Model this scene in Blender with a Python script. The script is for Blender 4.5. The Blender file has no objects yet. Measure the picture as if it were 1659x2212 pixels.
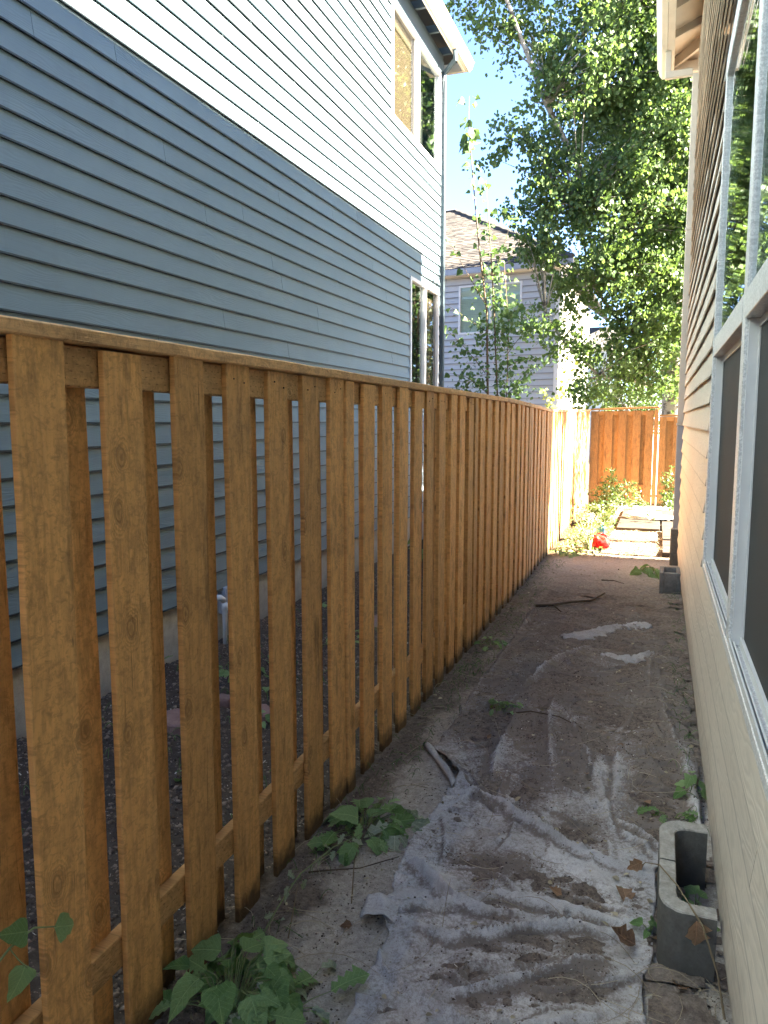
import bpy, math, random
import numpy as np
from mathutils import Vector, Matrix

random.seed(7); RS = np.random.RandomState(11)
scene = bpy.context.scene
COL = scene.collection
rad = math.radians

# ---------------------------------------------------------------- camera, sky, sun, exposure
cam_data = bpy.data.cameras.new('camera'); cam = bpy.data.objects.new('camera', cam_data); COL.objects.link(cam)
cam_data.sensor_fit = 'HORIZONTAL'; cam_data.sensor_width = 36.0; cam_data.lens = 36.0 * 1660 / 1659
cam_data.clip_start = 0.05; cam_data.clip_end = 3000
cam.location = (0, 0, 1.6); cam.rotation_euler = (rad(90 - 6.734), 0, rad(19.7))
scene.camera = cam
SUN_EL, SUN_AZ = 33.9, 2.0          # azimuth measured from +X towards +Y
world = bpy.data.worlds.new('World'); scene.world = world; world.use_nodes = True
wn = world.node_tree.nodes; sky = wn.new('ShaderNodeTexSky'); sky.sky_type = 'NISHITA'; sky.sun_disc = False
sky.sun_elevation = rad(SUN_EL); sky.sun_rotation = rad(90 - SUN_AZ)
sky.air_density = 0.6; sky.dust_density = 0.0; sky.ozone_density = 4.0
wb_ = wn.new('ShaderNodeMix'); wb_.data_type = 'RGBA'; wb_.blend_type = 'MULTIPLY'; wb_.inputs[0].default_value = 1.0   # white balance set for the shade
wb_.inputs[7].default_value = (.88, .80, .77, 1); world.node_tree.links.new(sky.outputs[0], wb_.inputs[6])
world.node_tree.links.new(wb_.outputs[2], wn['Background'].inputs[0]); wn['Background'].inputs[1].default_value = 0.05
sun_l = bpy.data.lights.new('sun', 'SUN'); sun_l.energy = 5.0; sun_l.angle = rad(0.53); sun_l.color = (1.0, 0.91, 0.74)
sun = bpy.data.objects.new('sun', sun_l); COL.objects.link(sun)
sd = Vector((math.cos(rad(SUN_EL)) * math.cos(rad(SUN_AZ)), math.cos(rad(SUN_EL)) * math.sin(rad(SUN_AZ)), math.sin(rad(SUN_EL))))
sun.rotation_euler = sd.to_track_quat('Z', 'Y').to_euler()
scene.view_settings.view_transform = 'Standard'; scene.view_settings.look = 'None'
scene.view_settings.gamma = 1.0; scene.view_settings.use_curve_mapping = False
scene.view_settings.exposure = 4.5
scene.render.engine = 'CYCLES'
scene.cycles.max_bounces = 10; scene.cycles.diffuse_bounces = 8; scene.cycles.glossy_bounces = 4
scene.cycles.transparent_max_bounces = 12; scene.cycles.transmission_bounces = 4

# ---------------------------------------------------------------- numpy noise
def _h(ix, iy, s):
    n = (ix.astype(np.int64) * 374761393 + iy.astype(np.int64) * 668265263 + s * 2147483647) & 0xffffffff
    n = ((n ^ (n >> 13)) * 1274126177) & 0xffffffff
    return ((n ^ (n >> 16)) & 0xffff) / 65535.0
def vn(x, y, s=0):
    x = np.asarray(x, float); y = np.asarray(y, float)
    ix = np.floor(x); iy = np.floor(y); fx = x - ix; fy = y - iy
    fx = fx * fx * (3 - 2 * fx); fy = fy * fy * (3 - 2 * fy)
    ix = ix.astype(np.int64); iy = iy.astype(np.int64)
    a = _h(ix, iy, s); b = _h(ix + 1, iy, s); c = _h(ix, iy + 1, s); d = _h(ix + 1, iy + 1, s)
    return (a * (1 - fx) + b * fx) * (1 - fy) + (c * (1 - fx) + d * fx) * fy
def fbm(x, y, s=0, o=4):
    t = 0; a = 1; w = 0
    for i in range(o):
        t = t + a * vn(x * 2 ** i, y * 2 ** i, s + i * 17); w += a; a *= .5
    return t / w
def sstep(a, b, x):
    t = np.clip((x - a) / (b - a), 0, 1); return t * t * (3 - 2 * t)

# ---------------------------------------------------------------- object helpers
def mk_mesh(name, V, F, smooth=False):
    me = bpy.data.meshes.new(name); me.from_pydata([tuple(v) for v in V], [], F); me.update()
    if smooth: me.polygons.foreach_set('use_smooth', [True] * len(me.polygons))
    return me
def np_mesh(name, V, F, smooth=False):
    """V (n,3) array, F (m,k) array of equal-size faces"""
    V = np.asarray(V, np.float32); F = np.asarray(F, np.int32); m, k = F.shape
    me = bpy.data.meshes.new(name); me.vertices.add(len(V)); me.vertices.foreach_set('co', V.ravel())
    me.loops.add(m * k); me.loops.foreach_set('vertex_index', F.ravel())
    me.polygons.add(m); me.polygons.foreach_set('loop_start', np.arange(0, m * k, k, dtype=np.int32))
    me.polygons.foreach_set('loop_total', np.full(m, k, np.int32))
    if smooth: me.polygons.foreach_set('use_smooth', np.ones(m, bool))
    me.update(calc_edges=True); return me
def link(name, me, mat=None, parent=None, kind=None):
    o = bpy.data.objects.new(name, me); COL.objects.link(o)
    if mat is not None and len(me.materials) == 0: me.materials.append(mat)
    if parent is not None:
        o.parent = parent; o.matrix_parent_inverse = Matrix.Translation(-root_loc(parent))
    if kind: o['kind'] = kind
    return o
ROOT = {}
def root_loc(o):
    return ROOT.get(o.name, Vector((0, 0, 0)))
def thing(name, label, cat, loc, group=None):
    o = bpy.data.objects.new(name, None); COL.objects.link(o); o.location = loc; o.empty_display_size = .1
    ROOT[o.name] = Vector(loc); o['label'] = label; o['category'] = cat
    if group: o['group'] = group
    return o
def tag(o, label, cat, group=None):
    o['label'] = label; o['category'] = cat
    if group: o['group'] = group
    return o
def place(name, me, mat, parent, loc=(0, 0, 0), rot=None, scale=None):
    o = link(name, me, mat, parent); o.location = loc
    if rot is not None: o.rotation_euler = rot
    if scale is not None: o.scale = scale
    return o
class MB:
    def __init__(s): s.v = []; s.f = []
    def add(s, V, F):
        b = len(s.v); s.v += [tuple(p) for p in V]; s.f += [tuple(i + b for i in f) for f in F]
    def box(s, x0, x1, y0, y1, z0, z1, c=0.0):
        if c <= 0:
            V = [(x0,y0,z0),(x1,y0,z0),(x1,y1,z0),(x0,y1,z0),(x0,y0,z1),(x1,y0,z1),(x1,y1,z1),(x0,y1,z1)]
            s.add(V, [(0,3,2,1),(4,5,6,7),(0,1,5,4),(1,2,6,5),(2,3,7,6),(3,0,4,7)]); return
        # chamfered box
        V = []; idx = {}
        for sx in (0,1):
            for sy in (0,1):
                for sz in (0,1):
                    X = (x0,x1)[sx]; Y = (y0,y1)[sy]; Z = (z0,z1)[sz]
                    dx = c if sx == 0 else -c; dy = c if sy == 0 else -c; dz = c if sz == 0 else -c
                    idx[(sx,sy,sz,'x')] = len(V); V.append((X, Y+dy, Z+dz))
                    idx[(sx,sy,sz,'y')] = len(V); V.append((X+dx, Y, Z+dz))
                    idx[(sx,sy,sz,'z')] = len(V); V.append((X+dx, Y+dy, Z))
        F = []
        q = [(0,0),(1,0),(1,1),(0,1)]
        F.append([idx[(0,a,b,'x')] for a,b in q][::-1]); F.append([idx[(1,a,b,'x')] for a,b in q])
        F.append([idx[(a,0,b,'y')] for a,b in q]); F.append([idx[(a,1,b,'y')] for a,b in q][::-1])
        F.append([idx[(a,b,0,'z')] for a,b in q][::-1]); F.append([idx[(a,b,1,'z')] for a,b in q])
        for a in (0,1):
            for b in (0,1):
                F.append([idx[(a,b,0,'x')],idx[(a,b,1,'x')],idx[(a,b,1,'y')],idx[(a,b,0,'y')]])
                F.append([idx[(a,0,b,'x')],idx[(a,1,b,'x')],idx[(a,1,b,'z')],idx[(a,0,b,'z')]])
                F.append([idx[(0,a,b,'y')],idx[(1,a,b,'y')],idx[(1,a,b,'z')],idx[(0,a,b,'z')]])
                for d in (0,1): F.append([idx[(a,b,d,'x')],idx[(a,b,d,'y')],idx[(a,b,d,'z')]])
        s.add(V, F)
    def tube(s, pts, r, n=6, cap=True):
        pts = [Vector(p) for p in pts]; rr = r if isinstance(r, (list, tuple)) else [r] * len(pts)
        b = len(s.v); up = Vector((0.13, 0.31, 0.94))
        for i, p in enumerate(pts):
            d = (pts[min(i+1, len(pts)-1)] - pts[max(i-1, 0)]); d = d.normalized() if d.length > 1e-9 else Vector((0,0,1))
            a = d.cross(up)
            if a.length < .05: a = d.cross(Vector((1, 0, 0)))
            a.normalize(); c = d.cross(a)
            for k in range(n):
                t = 2 * math.pi * k / n
                s.v.append(tuple(p + a * math.cos(t) * rr[i] + c * math.sin(t) * rr[i]))
        for i in range(len(pts) - 1):
            for k in range(n):
                s.f.append((b+i*n+k, b+i*n+(k+1) % n, b+(i+1)*n+(k+1) % n, b+(i+1)*n+k))
        if cap:
            s.f.append(tuple(b+k for k in range(n))[::-1]); s.f.append(tuple(b+(len(pts)-1)*n+k for k in range(n)))
    def xf(s, fn): s.v = [tuple(fn(*p)) for p in s.v]; return s
    def build(s, name, mat, parent=None, kind=None, smooth=False):
        me = mk_mesh(name, s.v, s.f, smooth)
        bm_fix(me)
        return link(name, me, mat, parent, kind)
def bm_fix(me):
    import bmesh
    bm = bmesh.new(); bm.from_mesh(me); bmesh.ops.recalc_face_normals(bm, faces=bm.faces); bm.to_mesh(me); bm.free()

# ---------------------------------------------------------------- material helpers
class NT:
    def __init__(s, name):
        s.m = bpy.data.materials.new(name); s.m.use_nodes = True; s.t = s.m.node_tree; s.t.nodes.clear()
        s.out = s.t.nodes.new('ShaderNodeOutputMaterial')
    def n(s, typ, **kw):
        nd = s.t.nodes.new(typ)
        for k, v in kw.items(): setattr(nd, k, v)
        return nd
    def inp(s, nd, i, v):
        if v is None: return
        if isinstance(v, bpy.types.NodeSocket): s.t.links.new(v, nd.inputs[i])
        else: nd.inputs[i].default_value = v
    def math(s, op, a, b=None, c=None, clamp=False):
        nd = s.n('ShaderNodeMath', operation=op, use_clamp=clamp); s.inp(nd, 0, a); s.inp(nd, 1, b); s.inp(nd, 2, c); return nd.outputs[0]
    def vmath(s, op, a, b=None):
        nd = s.n('ShaderNodeVectorMath', operation=op); s.inp(nd, 0, a); s.inp(nd, 1, b); return nd.outputs[0]
    def coord(s, k='Object'): return s.n('ShaderNodeTexCoord').outputs[k]
    def pos(s): return s.n('ShaderNodeNewGeometry').outputs['Position']
    def rnd(s): return s.n('ShaderNodeObjectInfo').outputs['Random']
    def sep(s, v):
        nd = s.n('ShaderNodeSeparateXYZ'); s.inp(nd, 0, v); return nd.outputs
    def comb(s, x=0., y=0., z=0.):
        nd = s.n('ShaderNodeCombineXYZ'); s.inp(nd, 0, x); s.inp(nd, 1, y); s.inp(nd, 2, z); return nd.outputs[0]
    def scale(s, v, sc):
        nd = s.n('ShaderNodeVectorMath', operation='MULTIPLY'); s.inp(nd, 0, v); nd.inputs[1].default_value = sc; return nd.outputs[0]
    def noise(s, v, sc=5., det=4., rough=.55, dist=0.):
        nd = s.n('ShaderNodeTexNoise'); s.inp(nd, 'Vector', v); s.inp(nd, 'Scale', sc); s.inp(nd, 'Detail', det)
        s.inp(nd, 'Roughness', rough); s.inp(nd, 'Distortion', dist); return nd.outputs['Fac']
    def voro(s, v, sc=5., feat='F1', out='Distance', rand=1.):
        nd = s.n('ShaderNodeTexVoronoi', feature=feat); s.inp(nd, 'Vector', v); s.inp(nd, 'Scale', sc); s.inp(nd, 'Randomness', rand); return nd.outputs[out]
    def mr(s, v, a, b, c=0., d=1., smooth=False):
        nd = s.n('ShaderNodeMapRange', interpolation_type='SMOOTHSTEP' if smooth else 'LINEAR'); s.inp(nd, 0, v)
        for i, k in enumerate((a, b, c, d)): s.inp(nd, i + 1, k)
        return nd.outputs[0]
    def mix(s, f, a, b, typ='MIX'):
        nd = s.n('ShaderNodeMix', data_type='RGBA', blend_type=typ); s.inp(nd, 0, f)
        s.inp(nd, 6, a if isinstance(a, bpy.types.NodeSocket) else (*a, 1) if len(a) == 3 else a)
        s.inp(nd, 7, b if isinstance(b, bpy.types.NodeSocket) else (*b, 1) if len(b) == 3 else b); return nd.outputs[2]
    def bump(s, h, st=.3, dist=.01, nrm=None):
        nd = s.n('ShaderNodeBump'); s.inp(nd, 'Height', h); nd.inputs['Strength'].default_value = st; nd.inputs['Distance'].default_value = dist
        if nrm is not None: s.inp(nd, 'Normal', nrm)
        return nd.outputs[0]
    def pr(s, col, rough=.6, nrm=None, spec=.5, **kw):
        nd = s.n('ShaderNodeBsdfPrincipled'); s.inp(nd, 'Base Color', col if isinstance(col, bpy.types.NodeSocket) else (*col, 1))
        s.inp(nd, 'Roughness', rough); s.inp(nd, 'Specular IOR Level', spec)
        if nrm is not None: s.inp(nd, 'Normal', nrm)
        for k, v in kw.items(): s.inp(nd, k.replace('_', ' '), v)
        return nd.outputs[0]
    def done(s, sh):
        s.t.links.new(sh, s.out.inputs[0]); return s.m

def m_wood(name, base=(0.66, 0.345, 0.125), along='Z', bright=1.0, knots=True, dashes=False):
    t = NT(name); o = t.coord(); r = t.rnd()
    x, y, z = t.sep(o)[0], t.sep(o)[1], t.sep(o)[2]
    if along == 'Z': a, b, c = z, y, x
    elif along == 'Y': a, b, c = y, z, x
    else: a, b, c = z, x, y
    rr = t.math('MULTIPLY', r, 37.0)
    a2 = t.math('ADD', a, rr); b2 = t.math('ADD', b, t.math('MULTIPLY', r, 13.3))
    v = t.comb(t.math('MULTIPLY', b2, 7.4), t.math('MULTIPLY', a2, 4.4), 0.)
    nd = t.n('ShaderNodeTexVoronoi', feature='F1', voronoi_dimensions='2D'); t.inp(nd, 'Vector', v); t.inp(nd, 'Scale', 1.0)
    kd = t.math('ADD', nd.outputs['Distance'], t.math('MULTIPLY', t.math('SUBTRACT', t.noise(t.comb(t.math('MULTIPLY', b2, 60.), t.math('MULTIPLY', a2, 30.), 0.), 1., 3.), .5), .10))
    kd = t.math('ADD', kd, t.math('MULTIPLY', t.math('LESS_THAN', t.sep(nd.outputs['Color'])[0], .62), 2.))
    kn = t.mr(kd, .0, .36, 1., 0., True)
    warp = t.noise(t.comb(t.math('MULTIPLY', b2, 5.), t.math('MULTIPLY', a2, .9), rr), 1.0, 3., .5)
    ph = t.math('ADD', t.math('MULTIPLY', b, 150.), t.math('ADD', t.math('MULTIPLY', warp, 75.), t.math('MULTIPLY', kn, 34.)))
    ring = t.math('MULTIPLY_ADD', t.math('SINE', ph), .5, .5)
    fine = t.noise(t.comb(t.math('MULTIPLY', b2, 260.), t.math('MULTIPLY', a2, 9.), c), 1., 3., .6)
    mott = t.noise(t.comb(t.math('MULTIPLY', b2, 14.), t.math('MULTIPLY', a2, 5.), rr), 1., 5., .65)
    saw = t.noise(t.comb(t.math('MULTIPLY', b2, 45.), t.math('MULTIPLY', a2, 60.), rr), 1., 4., .7, 1.)
    dark = tuple(k * .48 for k in base); lite = tuple(min(.9, k * 1.16) for k in base)
    col = t.mix(t.mr(mott, .38, .66), base, lite)
    col = t.mix(t.math('MULTIPLY', t.mr(ring, .45, 1., 0, 1), t.math('MULTIPLY_ADD', kn, .45, .20)), col, dark)
    col = t.mix(t.math('MULTIPLY', t.mr(saw, .49, .66), .55), col, dark)
    col = t.mix(t.math('MULTIPLY', t.mr(fine, .55, .75), .30), col, dark)
    m2 = t.noise(t.comb(t.math('MULTIPLY', b2, 26.), t.math('MULTIPLY', a2, 11.), rr), 1., 6., .75); col = t.mix(t.math('MULTIPLY', t.mr(m2, .48, .62), .46), col, dark)
    st = t.noise(t.comb(t.math('MULTIPLY', b2, 11.), t.math('MULTIPLY', a2, 2.6), rr), 1., 5., .7)
    col = t.mix(t.math('MULTIPLY', t.mr(st, .57, .70), .68), col, tuple(k * .27 for k in base))
    bh = t.math('ADD', t.math('MULTIPLY', ring, .35), t.math('ADD', t.math('MULTIPLY', fine, .7), t.math('MULTIPLY', saw, .8)))
    if knots:
        kc = t.mr(kd, .02, .09, 1., 0.); col = t.mix(t.math('MULTIPLY', kc, .45), col, tuple(k * .34 for k in base))
        krim = t.math('MULTIPLY', t.mr(kd, .07, .10, 0, 1), t.mr(kd, .10, .15, 1, 0)); col = t.mix(t.math('MULTIPLY', krim, .7), col, dark)
        bh = t.math('SUBTRACT', bh, t.math('MULTIPLY', krim, 1.2))
        ck = t.noise(t.comb(t.math('MULTIPLY', b2, 55.), t.math('MULTIPLY', a2, .8), rr), 1., 2., .5)
        cm = t.mr(t.math('ABSOLUTE', t.math('SUBTRACT', ck, .5)), .0, .006, 1., 0.)
        cm = t.math('MULTIPLY', cm, t.mr(t.noise(t.comb(b2, a2, rr), 1.7, 2.), .5, .6))
        col = t.mix(t.math('MULTIPLY', cm, .75), col, tuple(k * .12 for k in base)); bh = t.math('SUBTRACT', bh, t.math('MULTIPLY', cm, 2.))
    if dashes:
        uu = t.math('MULTIPLY', a, 30.); row = t.math('FLOOR', t.math('MULTIPLY', b, 62.))
        fu = t.math('FRACT', t.math('ADD', uu, t.math('MULTIPLY', row, .37))); fv = t.math('FRACT', t.math('MULTIPLY', b, 62.))
        dm = t.math('MULTIPLY', t.math('LESS_THAN', fu, .26), t.math('LESS_THAN', fv, .16))
        col = t.mix(t.math('MULTIPLY', dm, .55), col, tuple(k * .2 for k in base)); bh = t.math('SUBTRACT', bh, t.math('MULTIPLY', dm, 2.))
    vr = t.mr(r, 0, 1, .80 * bright, 1.12 * bright)
    col = t.mix(1.0, col, t.comb(vr, vr, vr), 'MULTIPLY')
    # damp dirty foot of the boards
    pz = t.sep(t.pos())[2]
    ft = t.math('MULTIPLY', t.mr(t.math('ADD', pz, t.math('MULTIPLY', t.noise(t.pos(), 22., 3.), -.10)), -.03, .04, 1., 0.), .85)
    col = t.mix(ft, col, (.045, .030, .018))
    return t.done(t.pr(col, t.mr(mott, .3, .7, .62, .82), t.bump(bh, .75, .0028), .3))

def m_siding(name, base, horiz='Y', grain=1.0, dirt=.0, freq=420., streak=.10, lap=None):
    t = NT(name); p = t.pos(); s = t.sep(p); r = t.rnd()
    al = s[1] if horiz == 'Y' else s[0]
    a = t.math('ADD', al, t.math('MULTIPLY', r, 17.)); z = s[2]
    w = t.noise(t.comb(t.math('MULTIPLY', a, 1.7), t.math('MULTIPLY', z, 9.), r), 1., 3., .5)
    ph = t.math('ADD', t.math('MULTIPLY', z, freq), t.math('MULTIPLY', w, 70.))
    ring = t.math('SINE', ph)
    amp = t.mr(t.noise(t.comb(t.math('MULTIPLY', a, 2.), t.math('MULTIPLY', z, 3.), 4.), 1., 2.), .35, .62)
    h = t.math('MULTIPLY', ring, amp)
    fine = t.noise(t.comb(t.math('MULTIPLY', a, 14.), t.math('MULTIPLY', z, 260.), 0.), 1., 2., .5)
    h = t.math('ADD', h, t.math('MULTIPLY', fine, .8))
    big = t.noise(p, .9, 4., .6)
    col = t.mix(t.mr(big, .3, .7), tuple(k * .93 for k in base), tuple(min(1, k * 1.07) for k in base))
    vr = t.mr(r, 0, 1, .96, 1.04); col = t.mix(1., col, t.comb(vr, vr, vr), 'MULTIPLY')
    col = t.mix(t.math('MULTIPLY', t.mr(ring, -1., -.1, 1., 0.), streak * grain), col, tuple(k * .6 for k in base))
    sp = t.noise(t.comb(t.math('MULTIPLY', a, 16.), t.math('MULTIPLY', z, 5.), 2.), 1., 5., .75)
    col = t.mix(t.math('MULTIPLY', t.mr(sp, .62, .8), .12 + dirt), col, tuple(k * .62 for k in base))
    if lap:   # lap shadow painted into the colour as a line along each edge
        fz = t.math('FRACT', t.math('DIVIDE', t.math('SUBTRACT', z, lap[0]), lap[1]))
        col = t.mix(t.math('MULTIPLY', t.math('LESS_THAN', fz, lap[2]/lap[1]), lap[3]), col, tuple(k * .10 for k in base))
    sm = t.math('MULTIPLY', t.mr(t.math('ADD', z, t.math('MULTIPLY', t.noise(p, 14., 5., .7), -.28)), -.02, .22, 1, 0), .55)
    col = t.mix(sm, col, (.16, .125, .10))
    rn = t.noise(t.comb(t.math('MULTIPLY', al, 7.), t.math('MULTIPLY', z, .7), 5.), 1., 5., .7); col = t.mix(t.math('MULTIPLY', t.mr(rn, .55, .75), .16), col, tuple(k * .55 for k in base))
    return t.done(t.pr(col, .50, t.bump(h, .32 * grain, .0016), .42))

def m_plain(name, col, rough=.5, spec=.4, var=.06, sc=8., bump=.0, bsc=60., metallic=0.):
    t = NT(name); p = t.pos(); n1 = t.noise(p, sc, 5., .6)
    c = t.mix(t.mr(n1, .3, .7), tuple(k * (1 - var) for k in col), tuple(min(1, k * (1 + var)) for k in col))
    nb = t.bump(t.noise(p, bsc, 4., .6), bump, .003) if bump > 0 else None
    return t.done(t.pr(c, rough, nb, spec, Metallic=metallic))
def m_mottle(name, a, b, sc=90., rough=.45):
    t = NT(name); p = t.pos(); n1 = t.noise(p, sc, 3., .6, 1.5); n2 = t.noise(p, 4., 3.)
    c = t.mix(t.mr(n1, .44, .58), a, b); c = t.mix(t.math('MULTIPLY', t.mr(n2, .5, .7), .25), c, tuple(k * .8 for k in a))
    return t.done(t.pr(c, rough, t.bump(n1, .15, .001), .5))

def m_leaf(name, dark, lite, trans=.35, vein=False, attr=True, rough=.42, spec=.45):
    t = NT(name)
    if attr:
        f = t.n('ShaderNodeAttribute', attribute_name='tone').outputs['Fac']
    else: f = t.rnd()
    p = t.coord() if vein else t.pos()
    c = t.mix(f, dark, lite)
    n1 = t.noise(p, 60. if vein else 14., 3.)
    c = t.mix(t.math('MULTIPLY', t.mr(n1, .4, .7), .25), c, tuple(min(1, k * 1.5) for k in lite))
    nb = None
    if vein:
        s = t.sep(p); y = t.math('ABSOLUTE', s[1])
        mid = t.mr(y, .0, .022, 1., 0.)
        side = t.math('FRACT', t.math('MULTIPLY', t.math('SUBTRACT', s[0], t.math('MULTIPLY', y, .9)), 6.5))
        sv = t.mr(t.math('ABSOLUTE', t.math('SUBTRACT', side, .5)), .0, .07, 1., 0.)
        vv = t.math('MAXIMUM', mid, t.math('MULTIPLY', sv, .6))
        c = t.mix(t.math('MULTIPLY', vv, .45), c, (min(1, lite[0] * 2.2), min(1, lite[1] * 2.0), min(1, lite[2] * 2.0)))
        hh = t.math('ADD', t.math('MULTIPLY', vv, -.6), t.math('MULTIPLY', t.noise(p, 9., 4., .6), 1.2)); nb = t.bump(hh, .6, .02)
    b = t.pr(c, rough, nb, spec)
    tr = t.n('ShaderNodeBsdfTranslucent'); t.inp(tr, 0, t.mix(.5, c, (min(1, lite[0] * 2.0), min(1, lite[1] * 2.1), lite[2] * .9)))
    mx = t.n('ShaderNodeMixShader'); t.inp(mx, 0, trans); t.t.links.new(b, mx.inputs[1]); t.t.links.new(tr.outputs[0], mx.inputs[2])
    return t.done(mx.outputs[0])

def m_glass(name, ripple=0., tint=(.9, .95, .93), ior=1.8):
    t = NT(name); fr = t.n('ShaderNodeFresnel'); t.inp(fr, 0, t.mr(t.n('ShaderNodeNewGeometry').outputs['Backfacing'], 0., 1., ior, 1./ior))
    gl = t.n('ShaderNodeBsdfGlossy'); gl.inputs['Roughness'].default_value = .015; gl.inputs[0].default_value = (.95, .97, 1, 1)
    tp = t.n('ShaderNodeBsdfTransparent'); tp.inputs[0].default_value = (*tint, 1)
    if ripple > 0:
        s = t.sep(t.pos()); v = t.comb(s[0], t.math('MULTIPLY', s[1], 1.2), t.math('MULTIPLY', s[2], 16.))
        nb = t.bump(t.noise(v, 1., 1.5, .4), ripple, .01); t.inp(gl, 'Normal', nb)
    mx = t.n('ShaderNodeMixShader'); t.t.links.new(fr.outputs[0], mx.inputs[0]); t.t.links.new(tp.outputs[0], mx.inputs[1]); t.t.links.new(gl.outputs[0], mx.inputs[2])
    return t.done(mx.outputs[0])

def m_soil(name, over=False):
    t = NT(name); p = t.pos(); s = t.sep(p)
    n1 = t.noise(p, 3.5, 5., .6); n2 = t.noise(p, 38., 5., .7); n3 = t.noise(p, 190., 3., .7)
    sandy = t.mix(t.mr(n2, .35, .65), (.34, .295, .25), (.52, .465, .40))
    mulch = t.mix(t.mr(n2, .3, .7), (.085, .064, .050), (.27, .218, .18))
    # sandy strip between the fence foot and the fabric, darker mulch elsewhere
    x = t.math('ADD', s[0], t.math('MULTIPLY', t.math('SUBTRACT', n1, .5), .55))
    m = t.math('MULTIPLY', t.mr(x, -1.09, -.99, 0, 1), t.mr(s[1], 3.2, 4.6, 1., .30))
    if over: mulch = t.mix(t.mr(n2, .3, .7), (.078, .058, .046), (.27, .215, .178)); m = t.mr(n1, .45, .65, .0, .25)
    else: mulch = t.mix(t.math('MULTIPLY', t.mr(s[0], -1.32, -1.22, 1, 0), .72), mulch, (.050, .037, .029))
    far = t.mr(t.math('ADD', s[1], t.math('MULTIPLY', t.math('SUBTRACT', n1, .5), 1.2)), 7.0, 8.4, 0., 1.)
    m = t.math('MAXIMUM', m, t.math('MULTIPLY', far, t.mr(s[0], -1.25, -1.05, 0, 1)))
    c = t.mix(m, mulch, sandy)
    dry = t.math('MULTIPLY', t.mr(s[1], 8.9, 9.6), t.mr(s[1], 14.0, 15.2, 1, .1))
    straw = t.mix(t.mr(n2, .35, .65), (.050, .034, .018), (.125, .085, .042))
    c = t.mix(t.math('MULTIPLY', dry, .85), c, straw)
    c = t.mix(t.math('MULTIPLY', t.mr(n3, .45, .72), .4), c, tuple([.03, .022, .017]))
    sp = t.voro(p, 75.); c = t.mix(t.math('MULTIPLY', t.mr(sp, .09, .15, 1., 0.), t.mr(t.noise(p, 9., 2.), .52, .6)), c, (.38, .34, .28))
    h = t.math('ADD', t.math('MULTIPLY', n2, 1.), t.math('MULTIPLY', n3, .55))
    return t.done(t.pr(c, .95, t.bump(h, .9, .008), .15))

def m_crumb(name, a, b):
    t = NT(name); f = t.n('ShaderNodeAttribute', attribute_name='tone').outputs['Fac']
    return t.done(t.pr(t.mix(f, a, b), .95, None, .15))

def m_fabric(name):
    t = NT(name); p = t.pos()
    n1 = t.noise(p, 2.6, 5., .6); n2 = t.noise(p, 14., 5., .7); n3 = t.noise(p, 420., 2., .6); fib = t.noise(t.comb(t.math('MULTIPLY', t.sep(p)[0], 60.), t.math('MULTIPLY', t.sep(p)[1], 300.), 0.), 1., 4., .7, 2.)
    c = t.mix(t.mr(n1, .35, .65), (.44, .42, .405), (.63, .605, .59))
    c = t.mix(t.math('MULTIPLY', t.mr(n2, .46, .66), .55), c, (.30, .26, .23))
    far = t.mr(t.sep(p)[1], 2.6, 4.5, 0., .45); c = t.mix(far, c, (.30, .265, .24))
    c = t.mix(t.math('MULTIPLY', t.mr(n3, .48, .7), .5), c, (.20, .178, .165))
    c = t.mix(t.math('MULTIPLY', t.mr(fib, .55, .8), .25), c, (.66, .65, .67))
    g = t.voro(p, 130.); c = t.mix(t.math('MULTIPLY', t.mr(g, .10, .17, 1, 0), t.mr(t.noise(p, 6., 4., .7), .44, .6)), c, (.10, .075, .06))
    cv = t.n('ShaderNodeAttribute', attribute_name='cover').outputs['Fac']; nf = t.noise(p, 85., 4., .75)
    df = t.mr(t.math('ADD', cv, t.math('MULTIPLY', t.math('SUBTRACT', nf, .5), 1.7)), .02, .50)
    c = t.mix(t.math('MULTIPLY', df, .88), c, t.mix(nf, (.075, .055, .043), (.24, .19, .155)))
    h = t.math('ADD', t.math('MULTIPLY', n3, .6), t.math('MULTIPLY', n2, .8))
    return t.done(t.pr(c, .93, t.bump(h, .45, .003), .15))

def m_concrete(name, a, b, sc=12., dark_sides=False):
    t = NT(name); p = t.pos(); n1 = t.noise(p, sc, 6., .65); n2 = t.noise(p, 140., 3., .7); n3 = t.noise(p, 3., 4.)
    c = t.mix(t.mr(n1, .35, .65), a, b); c = t.mix(t.math('MULTIPLY', t.mr(n2, .5, .7), .35), c, tuple(k * .55 for k in a))
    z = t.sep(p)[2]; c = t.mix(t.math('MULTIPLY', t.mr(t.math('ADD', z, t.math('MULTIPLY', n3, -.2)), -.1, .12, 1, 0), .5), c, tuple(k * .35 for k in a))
    if dark_sides: nz = t.sep(t.n('ShaderNodeNewGeometry').outputs['Normal'])[2]; c = t.mix(t.math('MULTIPLY', t.mr(t.math('ADD', nz, t.math('MULTIPLY', n1, .3)), .3, .8, 1., 0.), .72), c, tuple(k * .22 for k in a))  # side faces coloured darker than the top
    return t.done(t.pr(c, .9, t.bump(t.math('ADD', n1, n2), .5, .004), .2))

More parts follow.
